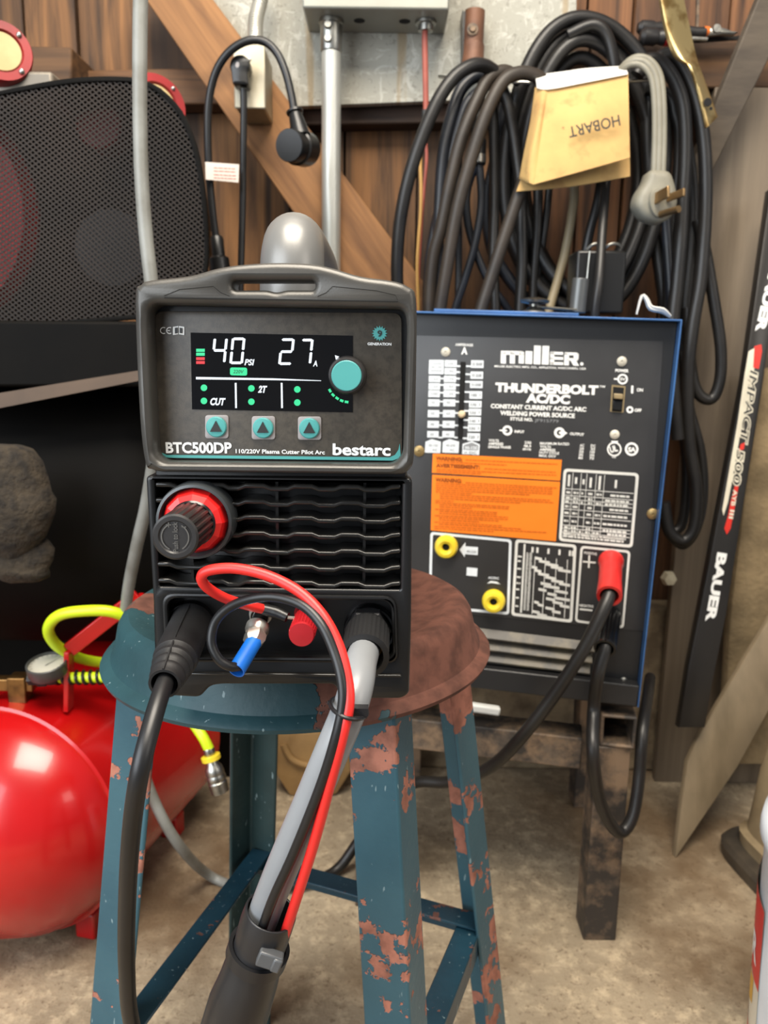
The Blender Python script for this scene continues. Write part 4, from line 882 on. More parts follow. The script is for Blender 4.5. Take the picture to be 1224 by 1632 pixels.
c3 = P(190, 400, 1.10); m = MB(); m.lathe(c3, (0, -1, 0), [(.005, 0), (.05, 0), (.052, .02), (.048, .03), (.005, .032)], 32); m.build('motor_pulley', M('pulley_iron', C(30, 28, 28), .5), ac)
c3 = P(165, 205, 1.12); m = MB(); m.cyl(c3 + V((0, .03, 0)), c3 + V((0, -.02, 0)), .03); m.build('pump_fitting', pump_red, ac, bevel=.003)
# air filters: red rings with cream discs
for (x, y, Y, rr_, ax) in ((2, 82, 1.02, 47, (.55, -1, .1)), (250, 166, 1.25, 48, (.75, -1, .2))):
    c3 = P(x, y, Y); r_ = rad(rr_, c3); axv = V(ax).normalized()
    m = MB(); m.lathe(c3, axv, [(r_ * .4, -.05), (r_, -.045), (r_, .0), (r_ * .96, .004), (r_ * .70, .004), (r_ * .66, .000), (.0001, 0)], 40); fo = m.build('air_filter', pump_red, ac)
    m = MB(); m.lathe(c3 + axv * .0006, axv, [(r_ * .64, 0), (r_ * .62, .0012), (.0001, .0014)], 36); m.build('filter_disc', cream, fo)
    for k in range(4):
        sa = axv.cross(V((0, 0, 1))).normalized(); sb = axv.cross(sa); t = R(45 + 90 * k); m = MB(); m.ball(c3 + axv * .004 + (sa * math.cos(t) + sb * math.sin(t)) * r_ * .83, .0035, 10); m.build('filter_screw', steel, fo)
m = MB(); m.box(P(30, 150, 1.06), (.11, .06, .035)); m.build('pump_head', M('pump_casting', C(120, 112, 100), .5, metal=.3), ac, bevel=.004)
# dusty lump at the left edge
lump = M('dusty_felt', C(58, 49, 37), .95, col2=C(30, 25, 20), scale=60, bump=1, bscale=120, bdist=.004)
m = MB(); c3 = P(8, 800, .93); m.ball(c3, .062, 28, (.95, .55, 1.1)); m.ball(P(30, 890, .94), .04, 20, (1.1, .6, .8)); o = m.build('dusty_cloth', lump, None, label='dusty brown cloth bundle against the dark compressor tank at the left edge', category='cloth')
for v_ in o.data.vertices:
    k = V(v_.co) * 38; v_.co += v_.co.normalized() * .006 * (math.sin(k.x * 1.7) * math.cos(k.z * 2.1) + math.sin(k.z * 3.3 + k.x))

# grey hose hanging in front of the guard
m = MB(); m.tube(PTS((225, -60, .86), (223, 60, .86), (223, 180, .86), (226, 290, .86), (233, 380, .86), (243, 470, .86), (250, 580, .87), (248, 700, .88), (234, 800, .90), (218, 870, .92), (203, 950, .95), (197, 1040, .98), (208, 1150, 1.0), (240, 1262, .985), (284, 1345, .99)) + [Zp(335, 1396, .014), Zp(395, 1418, .012), Zp(440, 1422, .012)], rad(11.5, P(223, 180, .86)), 18)
m.build('grey_hose', M('grey_rubber_hose', C(132, 133, 128), .42, col2=C(108, 107, 100), scale=20), None, label='thick pale grey hose hanging in front of the mesh guard', category='hose')

# ================================================================ red air tank
red_paint = M('glossy_red_tank_paint', C(180, 14, 16), .26, col2=C(164, 11, 13), scale=5, coat=.35)
at_ = thing('red_air_tank', (-.44, 1.1, 0), 'glossy red air tank lying on the floor left of the stool', 'air tank')
ax = V((.22, .97, 0)).normalized(); c0 = V((-.500, .965, .178)); Rr = .166
m = MB(); m.lathe(c0, ax, [(.001, -.118), (.04, -.115), (.085, -.099), (.125, -.070), (.150, -.036), (Rr - .004, -.008), (Rr - .0035, -.004), (Rr + .0005, -.002), (Rr, .002), (Rr, .30), (Rr + .0005, .302), (Rr - .004, .306), (.15, .33), (.1, .375), (.001, .40)], 72); m.build('tank', red_paint, at_, sharp=25)
for t in (.03, .27):
    for s_ in (-1, 1):
        sd = ax.cross(V((0, 0, 1))).normalized() * s_; b = c0 + ax * t + sd * .09; m = MB(); m.box((b.x, b.y, .02), (.03, .03, .04), Matrix.Rotation(-.22, 3, 'Z')); m.build('foot', red_paint, at_, bevel=.003)
# fitting, gauge
ft = P(32, 1100, .99); ft = V((ft.x, ft.y, c0.z + Rr - .006))
fz = P(32, 1092, ft.y); fz.z = ft.z - .002
m = MB(); m.lathe((fz.x, fz.y, ft.z - .012), (0, 0, 1), [(.018, 0), (.0165, .008), (.012, .010)], 24); vb = m.build('bung', red_paint, at_)
m = MB(); m.lathe((fz.x, fz.y, ft.z - .006), (0, 0, 1), [(.0115, 0), (.0115, .012), (.008, .014), (.008, .018)], 6); m.box((fz.x, fz.y, fz.z + .024), (.024, .024, .036)); m.beam((fz.x - .034, fz.y, fz.z + .03), (fz.x + .02, fz.y, fz.z + .03), .017, .017); m.build('brass_valve', brass, at_, bevel=.0015)
gc = P(74, 1058, .97); ga = V((-.03, -.22, .96)).normalized()
m = MB(); gr_ = rad(31, gc); m.lathe(gc, ga, [(gr_ * .9, -.016), (gr_, -.012), (gr_, .002), (gr_ * .93, .003), (gr_ * .9, -.001), (.0001, -.001)], 40); g_ = m.build('pressure_gauge', M('grey_gauge_case', C(70, 70, 68), .35), at_)
m = MB(); m.lathe(gc - ga * .0008, ga, [(gr_ * .89, 0), (.0001, .0004)], 36); m.build('gauge_dial', M('gauge_dial_white', C(188, 184, 172), .4, col2=C(170, 166, 152)), g_)
GPn = PL(gc + ga * .0002, V((1, 0, 0)), ga.cross(V((1, 0, 0)))); m = MB(); m.poly([GPn.w(-.001, -.004), GPn.w(.001, -.004), GPn.w(.012, .014)]); 
for k in range(15):
    a = R(-40 + 260 * k / 14); m.poly([GPn.w(math.cos(a + s_) * gr_ * f_, math.sin(a + s_) * gr_ * f_) for s_, f_ in ((-.02, .7), (.02, .7), (.02, .82), (-.02, .82))])
m.build('gauge_marks', dark_ink, g_, weld=False)
# carry handle
m = MB(); hw = PTS((104, 1054, .985), (110, 1036, .985), (188, 975, .995), (222, 950, 1.0)); hz_ = hw[0].copy(); hz_.z = c0.z + Rr - .01
for a, b in ((V((hw[0].x, hw[0].y, c0.z + Rr - .012)), hw[1]), (hw[1], hw[2]), (hw[2], hw[3]), (hw[3], V((hw[3].x + .01, hw[3].y + .03, c0.z + Rr - .012)))): m.beam(a, b, .007, .020, (.3, 0, 1) if abs((b - a).normalized().z) < .9 else (0, 1, 0))
m.build('carry_handle', red_paint, at_, bevel=.0012)
# hose on the tank
lime = M('lime_yellow_hose', C(202, 228, 30), .4, col2=C(190, 214, 24))
ah = thing('air_hose', tuple(P(75, 1080, .98)), 'lime yellow air hose curled over the red air tank', 'hose')
m = MB(); hr = rad(8.5, P(130, 1000, 1.0)); m.tube(PTS((66, 1081, .985), (120, 1080, .985), (180, 1079, .985), (215, 1078, 1.0), (230, 1068, 1.03), (212, 1060, 1.04), (180, 1058, 1.04), (130, 1050, 1.01), (92, 1030, .98), (77, 1004, .96), (92, 982, .95), (130, 974, .945), (182, 976, .95), (222, 1000, .97), (252, 1060, .98), (284, 1116, .985), (308, 1152, .985), (324, 1176, .975), (333, 1194, .972)), hr, 16); m.build('hose', lime, ah)
m = MB(); g0 = P(86, 1080, .985); g1 = P(186, 1079, .985)
hx_ = []
for i in range(160): t = i / 159; a = t * 2 * math.pi * 9; q_ = g0 + (g1 - g0) * t; hx_.append(q_ + V((0, math.cos(a), math.sin(a))) * (hr + .0012))
m.tube(hx_, .0022, 8, 1); m.build('spring_guard', black, ah)
m = MB(); m.lathe(P(46, 1082, .985), P(92, 1080, .985) - P(46, 1082, .985), [(.0085, 0), (.0085, .012), (.011, .013), (.011, .024), (.0095, .025), (.0095, .036)], 6); m.build('hose_end', rubber, ah)
cA = P(332, 1192, .972); cB = P(351, 1262, .965); ax2 = (cB - cA); L = ax2.length
m = MB(); m.lathe(cA, ax2, [(hr * .95, 0), (hr * 1.05, .002), (hr * 1.05, .008), (hr * .95, .010)], 20); m.build('ferrule', steel, ah)
m = MB(); m.lathe(cA + ax2 * .16, ax2, [(.009, 0), (.0128, .001), (.0128, .0065), (.009, .0075)], 24); m.build('yellow_collar', yellow_pl, ah)
m = MB(); m.lathe(cA + ax2 * .28, ax2, [(.0075, 0), (.0085, .006), (.0115, .010), (.0125, .018), (.0118, .020), (.0128, .023), (.0128, .027), (.0115, .029), (.0128, .031), (.012, L * .72), (.009, L * .73), (.008, L * .70)], 28); m.build('coupler', steel, ah)
# tan case behind the stool
tanm = M('dusty_tan_plastic', C(150, 118, 72), .7, col2=C(112, 86, 52), scale=9, bump=.3, bscale=30)
tb = thing('tan_case', tuple(Zp(495, 1262, 0)), 'dusty tan case with a dark square notch behind the stool', 'case')
Yt = 1.33
m = MB(); pp = [(440, 1132), (474, 1134), (478, 1168), (508, 1168), (512, 1136), (552, 1138), (560, 1230), (536, 1268), (462, 1270), (440, 1236)]
m.plate(flat(Yt), [rp([flat(Yt).uv(*p) for p in pp], .006)], .10, .006, 0); m.build('shell', tanm, tb)
m = MB(); m.pplate(flat(Yt + .01), [[(470, 1120), (520, 1120), (520, 1175), (470, 1175)]], .06, 0, 0); m.build('notch_lining', black_void, tb)
m = MB(); m.tube(PTS((452, 1186, Yt - .002), (466, 1210, Yt - .004), (496, 1220, Yt - .004), (526, 1210, Yt - .004), (544, 1188, Yt - .002)), .006, 10); m.build('lip', tanm, tb)
# ================================================================ wall-mounted things
board_m = NT('grey_painted_strand_board'); v = board_m.mp((1, 1, 1))
s1 = board_m.noise(board_m.mp((60, 1, 22)), 1, 4, .6, 1.5); s2 = board_m.noise(board_m.mp((22, 1, 60), (3, 0, 2)), 1, 4, .6, 1.5)
fl_ = board_m.mul(s1, s2, 'MAXIMUM')
bc = board_m.mix(board_m.ramp(fl_, .56, .66), C(154, 152, 141), C(178, 176, 166)); bc = board_m.mix(board_m.mul(board_m.ramp(board_m.noise(board_m.mp((90, 1, 90)), 1, 3, .6, 2), .60, .64), .5), bc, C(104, 100, 90))
bc = board_m.mix(board_m.mul(board_m.ramp(board_m.noise(board_m.mp((26, 1, 1.5)), 1, 2), .60, .66), .7), bc, C(140, 120, 86))
board_m.color(bc); board_m.bump(fl_, .4, .002); board_m.fin(.7)
m = MB(); m.prism(PTS((240, -70, 1.435), (920, -70, 1.435), (917, 152, 1.435), (416, 172, 1.435)), (0, .017, 0)); m.build('strand_board', board_m.m, None, bevel=.001, label='grey painted strand board fixed on the wall behind the conduit pipe', category='board')
YW = 1.435
# electrical box, connector, conduit
grey_box = M('grey_enamel_box', C(150, 150, 140), .4, metal=.15, col2=C(138, 138, 128))
eb = thing('electrical_box', tuple(P(600, 0, 1.40)), 'grey metal electrical box at the top of the strand board', 'electrical box')
m = MB(); a = P(482, 12, 1.34); b = P(716, 4, 1.34); z0_ = a.z; m.box(((a.x + b.x) / 2, 1.387, z0_ + .10), (b.x - a.x, .094, .20)); m.build('enclosure', grey_box, eb, bevel=.003)
for x in (573, 645): m = MB(); c3 = P(x, 24, 1.39); m.lathe((c3.x, 1.385, z0_ + .0005), (0, 0, -1), [(.009, 0), (.009, .001), (.0001, .0012)], 20); m.build('knockout', black_void, eb)
cpx = P(528, 100, 1.385)
cp = thing('conduit_pipe', (cpx.x, 1.385, .35), 'vertical galvanised conduit pipe below the grey electrical box', 'pipe')
cr_ = rad(15.5, cpx)
m = MB(); m.cyl((cpx.x, 1.385, .34), (cpx.x, 1.385, z0_ - .02), cr_, cr_, 28); m.build('pipe', galv, cp)
m = MB(); m.lathe((cpx.x, 1.385, z0_ - .0005), (0, 0, -1), [(cr_ * 1.25, 0), (cr_ * 1.25, .006), (cr_ * 1.12, .007), (cr_ * 1.12, .045), (cr_ * 1.05, .047)], 32)
for dz in (.014, .034): m.cyl((cpx.x - .004, 1.385 - cr_ * 1.05, z0_ - dz), (cpx.x - .004, 1.385 - cr_ * 1.05 - .008, z0_ - dz), .006, .005, 12)
m.build('connector', steel, cp, sharp=30)
# red wires below the second connector
wx = P(679, 22, 1.385)
rwire = thing('red_wires', (wx.x, 1.385, z0_ - .02), 'thin red wires hanging from a clamp under the electrical box', 'wire')
m = MB(); m.lathe((wx.x, 1.385, z0_ - .0005), (0, 0, -1), [(.017, 0), (.017, .004), (.012, .005), (.012, .014), (.008, .015)], 6 * 3); m.build('clamp', steel, rwire)
red_old = M('faded_red_wire', C(150, 76, 62), .55, col2=C(128, 60, 50), scale=20)
m = MB(); m.tube([V((wx.x, 1.385, z0_ - .012))] + PTS((677, 60, 1.38), (678, 120, 1.38), (679, 178, 1.38)), .0048, 10); m.build('sheathed_wire', red_old, rwire)
m = MB(); m.tube(PTS((678, 176, 1.38), (677, 200, 1.38), (675, 222, 1.38)), .0062, 10); m.build('tape_wrap', rubber, rwire)
m = MB(); m.tube(PTS((677, 220, 1.38), (680, 250, 1.38), (676, 300, 1.38), (672, 350, 1.38), (668, 420, 1.38), (664, 500, 1.38)), .0028, 8); m.build('wire', red_old, rwire)
m = MB(); m.tube(PTS((674, 220, 1.38), (670, 255, 1.378), (671, 300, 1.378), (670, 345, 1.378), (665, 420, 1.378), (667, 500, 1.378)), .0028, 8); m.build('wire', M('yellowish_wire', C(196, 152, 84), .55), rwire)
# outlet box
ob = thing('outlet_box', tuple(P(405, 170, 1.40)), 'pale metal outlet box with a black plug on the diagonal brace', 'outlet box')
OBY = 1.31
a = P(375, 172, OBY); b = P(421, 72, OBY)
m = MB(); m.box(((a.x + b.x) / 2, OBY + .045, (a.z + b.z) / 2), (b.x - a.x, .085, b.z - a.z)); m.build('box', M('dull_zinc_box', C(150, 138, 112), .45, metal=.5, col2=C(120, 108, 86), scale=20), ob, bevel=.003)
m = MB(); m.box(((a.x + b.x) / 2, OBY, (a.z + b.z) / 2), (b.x - a.x + .002, .006, b.z - a.z + .002)); m.build('cover_plate', M('pale_cover_plate', C(204, 196, 174), .45, metal=.3, col2=C(190, 180, 156)), ob, bevel=.002)
m = MB(); c3 = P(397, 95, OBY - .003); m.lathe(c3, (0, -1, 0), [(.0035, 0), (.003, .0015), (.0001, .002)], 12); m.build('screw', steel, ob)
fx = P(408, 70, OBY + .05); m = MB(); pts = [V((fx.x, OBY + .05, fx.z)) ] + PTS((407, 55, 1.36), (408, 30, 1.37), (414, 5, 1.38), (424, -40, 1.39)); Q = smooth(pts, 14)
m.tube(pts, .0095, 16, 14)
for i in range(0, len(Q) - 1, 2): m.lathe(Q[i], Q[i + 1] - Q[i], [(.0095, -.0022), (.012, -.0012), (.012, .0012), (.0095, .0022)], 18, closed=True)
m.build('flexible_conduit', M('flexible_steel', C(190, 188, 178), .4, metal=.6), ob, sharp=60)
# plug with cord going down
ip = thing('inserted_plug', tuple(P(388, 150, 1.29)), 'black plug pushed into the pale outlet box with its cord hanging straight down', 'plug')
FPp = flat(OBY - .006)
m = MB(); pp = [(374, 104), (382, 98), (393, 98), (402, 106), (403, 118), (399, 124), (401, 146), (376, 144), (374, 124), (371, 116)]
m.plate(FPp, [rp([FPp.uv(*p) for p in pp], .004)], .03, .004, .030); m.build('plug_body', black, ip)
m = MB(); m.plate(FPp, [[FPp.uv(384 + x, 115 + y) for x, y in ((0, -5), (3, -3), (3, 2), (0, 5), (-3, 2), (-2, -3))]], .001, 0, .0308); m.build('plug_emblem', grey_light, ip)
m = MB(); m.tube(PTS((388, 142, 1.288), (388.5, 170, 1.29), (388, 230, 1.295), (387, 310, 1.30), (384, 430, 1.30), (382, 520, 1.30)), rad(5.6, P(388, 230, 1.29)), 12); m.build('cord', cable_black, ip)
# arched cord with big round plug and white tag
ac_ = thing('arched_cord', tuple(P(345, 400, 1.30)), 'black cord arching over the outlet box to a big round plug with a white tag', 'cord')
rc = rad(6.2, P(335, 200, 1.28))
m = MB(); m.tube(PTS((352, 440, 1.30), (344, 380, 1.295), (338, 330, 1.29), (333, 272, 1.285), (331, 215, 1.28), (333, 160, 1.275), (344, 115, 1.27), (364, 84, 1.265), (392, 66, 1.262), (420, 66, 1.262), (441, 84, 1.262), (455, 115, 1.26), (464, 150, 1.258), (469, 178, 1.256)), rc, 14); m.build('cord', cable_black, ac_)
m = MB(); q0 = P(469, 176, 1.256); q1 = P(478, 212, 1.25); m.lathe(q0, q1 - q0, [(rc * .9, 0), (.0125, .001), (.0125, .004), (.0095, .005), (.012, .022), (.015, .04)], 24); m.build('strain_relief', black, ac_)
c3 = P(479, 236, 1.262); axp = V((-.38, -.9, -.12)).normalized(); rpg = rad(27, c3)
m = MB(); m.lathe(c3, axp, [(rpg * .7, -.022), (rpg * .96, -.018), (rpg, -.012), (rpg, .012), (rpg * .9, .014), (rpg * .9, .034), (rpg * .86, .036), (.0001, .036)], 40); m.build('round_plug', black, ac_)
tgp = flat(1.272)
m = MB(); m.pplate(tgp, [[(327, 258), (381, 262), (380, 291), (328, 286)]], .0008, 0, 0); t_ = m.build('white_tag', M('paper_tag', C(226, 214, 204), .6), ac_)
m = MB()
for y in (268, 273, 279, 284): m.smallprint(tgp, (341, y), (378, y + 2), 1.3, .95)
m.build('tag_print', M('reddish_tag_print', C(196, 120, 110), .6), t_, weld=False)
m = MB(); q0 = P(345, 376, 1.295); q1 = P(350, 425, 1.295); m.lathe(q0, q1 - q0, [(.008, 0), (.0105, .004), (.0105, .03), (.016, .034), (.017, .075)], 20); m.build('connector_body', black, ac_)
# rusty pipe end and black strap on the board
rp_ = thing('rusty_pipe', tuple(P(756, 100, 1.39)), 'short rusty pipe with a bolt and black strap fixed on the strand board', 'pipe')
m = MB(); a = P(757, 18, 1.405); b = P(752, 112, 1.405); m.cyl(a, b, .0165, .0165, 20); m.cyl(P(756, 72, 1.405), P(752, 112, 1.40), .0165, .0185, 20); m.build('pipe', M('rust_brown_pipe', C(112, 76, 56), .6, metal=.2, col2=C(78, 52, 40), scale=20, bump=.4), rp_)
m = MB(); c3 = P(753, 47, 1.388); m.lathe(c3, (0, -1, 0), [(.009, 0), (.009, .002), (.0055, .0022), (.0045, .006), (.0001, .006)], 18); m.build('bolt', rust.m, rp_)
m = MB(); m.prism(PTS((737, 16, 1.40), (743, 20, 1.40), (743, 106, 1.40), (737, 104, 1.40)), (0, .034, 0)); m.build('strap', black, rp_)

# ================================================================ hanging cables
YC = 1.33
def rC(px): return rad(px, P(900, 250, YC))
hk = thing('cable_hook', tuple(P(850, 131, 1.40)), 'thin steel rod hook behind the folded leather that carries the cables', 'hook')
m = MB(); m.tube(PTS((700, 122, 1.40), (760, 128, 1.32), (850, 131, 1.30), (960, 130, 1.30), (1060, 126, 1.32), (1110, 118, 1.40)), .0028, 8); m.build('rod', steel, hk)
m = MB(); m.tube(PTS((937, 36, 1.36), (939, 66, 1.362), (942, 96, 1.40)), .0028, 8); m.lathe(P(937, 35, 1.36), (0, -.3, 1), [(.006, 0), (.006, .002), (.0001, .0025)], 12); m.build('nail', steel, hk)
coil = thing('coiled_cable', tuple(P(930, 490, 1.36)), 'large round coil of thick black welding cable hung on a nail behind the leather', 'cable')
for k, (cx, cy, rx, ry, Y, ph) in enumerate(((932, 262, 128, 234, 1.345, 0), (930, 272, 112, 220, 1.365, .3), (934, 268, 99, 205, 1.35, .9), (926, 280, 86, 188, 1.375, 1.4))):
    pts = [P(cx + rx * math.cos(t) + 5 * math.sin(3 * t + ph), cy - ry * math.sin(t), Y + .010 * math.sin(2 * t + ph)) for t in [2 * math.pi * i / 16 for i in range(16)]]
    m = MB(); m.tube(pts, rC(10.5), 14, 6, True); m.build('cable_loop', cable_old, coil)
m = MB(); m.tube(PTS((905, 56, 1.335), (945, 40, 1.33), (968, 58, 1.33), (980, 110, 1.335), (983, 170, 1.35)), rC(9), 12); m.build('cable_loop', cable_old, coil)
L1 = thing('left_draped_cable', tuple(P(700, 495, 1.30)), 'black cable draped in long loops over the left end of the hook', 'cable')
def strand(parent, mat, px, r, Y, dY=0, k=7):
    n_ = len(px); m = MB(); m.tube([P(x, y, Y + dY * math.sin(3.1 * i / (n_ - 1))) for i, (x, y) in enumerate(px)], rC(r), 14, k); return m.build('cable_loop', mat, parent)
strand(L1, cable_old, [(800, 128), (784.7, 112), (769, 104), (748.7, 106), (723, 124), (697, 162), (671.5, 221.5), (651, 286), (638, 350), (633, 414), (634, 470), (640, 560)], 10, 1.30, -.05)
strand(L1, cable_navy, [(790, 140), (764, 121), (736, 141), (718, 190), (706, 247), (700, 337), (697, 414), (692, 500), (694, 580)], 9.5, 1.32, -.03)
strand(L1, cable_navy, [(772, 140), (745, 165), (728, 215), (716, 262), (703, 320), (692, 370), (684, 420), (681, 500), (684, 560)], 9, 1.355, 0)
L2 = thing('brownish_draped_cable', tuple(P(720, 495, 1.28)), 'brownish cable draped over the hook beside the left edge of the leather', 'cable')
strand(L2, cable_brown, [(828, 128), (805, 114), (779.5, 125), (759, 162), (734, 224), (716, 299), (703, 363), (690, 414), (684, 500), (688, 580)], 10, 1.31, -.04)
strand(L2, cable_brown, [(868, 132), (852, 120), (826, 117), (800, 132), (774, 183), (748.7, 260), (728, 337), (712, 427), (700, 505), (696, 590)], 10, 1.28, -.03)
strand(L2, cable_brown, [(842, 270), (826, 311.6), (800, 389), (779.5, 453), (765, 500), (750, 570)], 10, 1.27, 0)
L3 = thing('middle_black_cable', tuple(P(800, 495, 1.34)), 'black cable strands hanging behind the left side of the folded leather', 'cable')
strand(L3, cable_old, [(800, 128), (786, 157), (787, 209), (788, 312), (786, 414), (790, 500), (790, 580)], 8.5, 1.345)
strand(L3, cable_old, [(795, 128), (802, 145), (813, 183), (823, 247), (830, 312), (832, 414), (828, 500), (828, 580)], 9, 1.325)
strand(L3, cable_navy, [(812, 150), (800, 190), (794, 234), (780, 299), (777, 353), (786, 402), (812, 446), (846, 486), (870, 520)], 10, 1.375)
strand(L3, cable_old, [(850, 200), (818, 300), (806, 340), (815, 390), (840, 440), (880, 480), (920, 510)], 9, 1.39)
L4 = thing('thin_connector_cord', tuple(P(763, 262, 1.30)), 'thin black cord with a cylindrical connector between the left draped cables', 'cord')
m = MB(); q0 = P(764, 180, 1.32); q1 = P(761, 264, 1.32); ax = q1 - q0; LL = ax.length; m.lathe(q0, ax, [(.005, -.03), (.006, 0), (.0105, .006), (.0115, LL * .4), (.0105, LL * .42), (.0105, LL * .5), (.0125, LL * .52), (.0125, LL * .98), (.009, LL)], 20); m.build('connector', black, L4)
m = MB(); m.lathe(q0 + ax * .80, ax, [(.0132, 0), (.0132, .012)], 20); m.build('metal_band', steel, L4)
m = MB(); m.tube(PTS((759, 264, 1.32), (748, 290, 1.33), (743, 325, 1.33), (750, 376, 1.335), (774, 440, 1.34), (802, 482, 1.35), (830, 520, 1.36)), .0065, 12); m.build('cord', cable_navy, L4)
m = MB(); m.tube(PTS((764, 264, 1.32), (767, 324, 1.32), (757, 389, 1.32), (741, 445, 1.325), (723, 500, 1.33), (710, 560, 1.34)), .0065, 12); m.build('cord', cable_navy, L4)
m = MB(); m.tube(PTS((733, 236, 1.35), (729, 300, 1.35), (731, 400, 1.35), (729, 520, 1.35)), .0058, 10); m.build('cord', cable_navy, L4)
m = MB(); m.tube(PTS((760, 182, 1.32), (763, 158, 1.33), (772, 140, 1.34)), .0055, 10); m.build('cord', cable_navy, L4)
L5 = thing('beige_cord', tuple(P(890, 470, 1.30)), 'beige cord hanging below the folded leather', 'cord')
m = MB(); m.tube(PTS((905, 200, 1.36), (915, 297, 1.35), (911, 345, 1.345), (902, 396, 1.34), (889, 446, 1.335), (876, 492, 1.33), (866, 540, 1.33)), rC(7.5), 12); m.build('cord', M('beige_cord_jacket', C(140, 126, 98), .5, col2=C(116, 102, 78)), L5)
L6 = thing('rear_black_cable', tuple(P(950, 480, 1.35)), 'black cable strands hanging below the folded leather in front of the clip box', 'cable')
m = MB(); m.tube(PTS((972, 230, 1.32), (966, 291, 1.30), (960, 365, 1.262), (955, 443, 1.232), (948, 500, 1.232), (946, 560, 1.25)), rC(7), 14); m.build('cable_loop', cable_old, L6)
strand(L6, cable_old, [(970, 160), (956, 299), (938, 378), (922, 469), (915, 540)], 7.5, 1.34)
strand(L6, cable_old, [(850, 200), (857, 290), (856, 360), (850, 450), (848, 540)], 8, 1.35)
strand(L6, cable_old, [(880, 210), (875, 300), (866, 380), (852, 470), (845, 540)], 6, 1.36)
L7 = thing('right_draped_cable', tuple(P(1100, 560, 1.32)), 'thick black cable loops hanging at the right end of the hook beside the grey plug', 'cable')
strand(L7, cable_old, [(1015, 120), (1030, 98), (1050, 98), (1070, 120), (1085.7, 156), (1091.6, 199.6), (1091.6, 259), (1087.7, 319), (1085, 380), (1079, 450), (1072, 520), (1072, 600), (1080, 700)], 10.5, 1.29)
strand(L7, cable_old, [(1030, 115), (1055, 90), (1078, 92), (1100, 130), (1115, 180), (1123, 239), (1125, 309), (1122, 380), (1116, 450), (1104, 520), (1096, 600), (1098, 700), (1110, 780), (1106, 840), (1088, 862), (1066, 845), (1058, 800)], 10.5, 1.30)
strand(L7, cable_old, [(1030, 140), (1066, 152), (1076, 184), (1083, 219), (1078, 300), (1066, 380), (1064, 450), (1068, 540), (1082, 640), (1094, 740), (1088, 830), (1070, 850)], 9, 1.345)
strand(L7, cable_old, [(1018, 118), (1034, 150), (1031, 200), (1033, 260), (1040, 350), (1052, 430), (1064, 520), (1070, 600)], 11, 1.36)
strand(L7, cable_navy, [(1050, 150), (1052, 230), (1060, 330), (1066, 430), (1072, 520)], 8, 1.335)
strand(L7, cable_old, [(1090, 200), (1104, 300), (1102, 400), (1094, 480), (1090, 560)], 9, 1.335)
strand(L7, cable_old, [(1112, 350), (1124, 400), (1137, 474), (1148, 547), (1148, 600), (1137, 633), (1120, 634), (1106, 612), (1098, 556), (1095, 490)], 9.5, 1.32)
strand(L7, cable_old, [(1085, 560), (1100, 650), (1118, 720), (1122, 790), (1110, 845), (1088, 870), (1064, 850)], 7, 1.32)
# grey flat cord with a three-prong plug
gp = thing('grey_plug_cord', tuple(P(1040, 350, 1.23)), 'grey flat ribbed cord with a three prong plug hanging over the hook', 'plug')
gpm = M('grey_plug_rubber', C(130, 126, 112), .5, col2=C(114, 110, 96), scale=16)
for dx, r_ in ((-7, 4.6), (0, 5.4), (7, 4.6)):
    m = MB(); m.tube(PTS((978 + dx * .2, 128 + abs(dx) * .2, 1.30), (992 + dx * .3, 108 - dx * .5, 1.26), (1010 + dx * .5, 97 - dx * .8, 1.245), (1030 + dx * .8, 101 - dx * .7, 1.24), (1045 + dx, 122 - dx * .35, 1.237), (1050 + dx, 160, 1.236), (1051 + dx, 215, 1.236), (1049 + dx, 282, 1.236)), rC(r_), 12); m.build('cord_core', gpm, gp)
GPL = flat(1.235)
m = MB(); pp = [(1031, 272), (1066, 274), (1074, 300), (1078, 326), (1066, 350), (1046, 358), (1022, 350), (1008, 330), (1012, 310), (1025, 292)]
m.plate(GPL, [rp([GPL.uv(*p) for p in pp], .010)], .042, .010, .016); m.build('plug_body', gpm, gp, sharp=50)
m = MB(); pf = PL(P(1056, 322, 1.219), V((.96, .28, 0)), V((0, 0, 1))); m.plate(pf, [[pf.uv(*p) for p in smooth([(1040, 302), (1062, 300), (1070, 318), (1064, 340), (1046, 346), (1036, 326)], 4, True)]], .006, .002, .002); m.build('plug_face', gpm, gp)
prong_m = M('tarnished_prong', C(160, 130, 90), .35, metal=.85)
for (a, b, w_, h_) in (((1042, 318), (1066, 305), .004, .016), ((1064, 316), (1091, 306), .004, .011)):
    m = MB(); m.beam(P(*a, 1.218), P(*b, 1.185), w_, h_, (0, 0, 1)); m.build('prong', prong_m, gp, bevel=.0008)
m = MB(); m.tube(PTS((1052, 342, 1.218), (1068, 337, 1.20), (1082, 333, 1.185)), .005, 12); m.build('ground_prong', prong_m, gp)
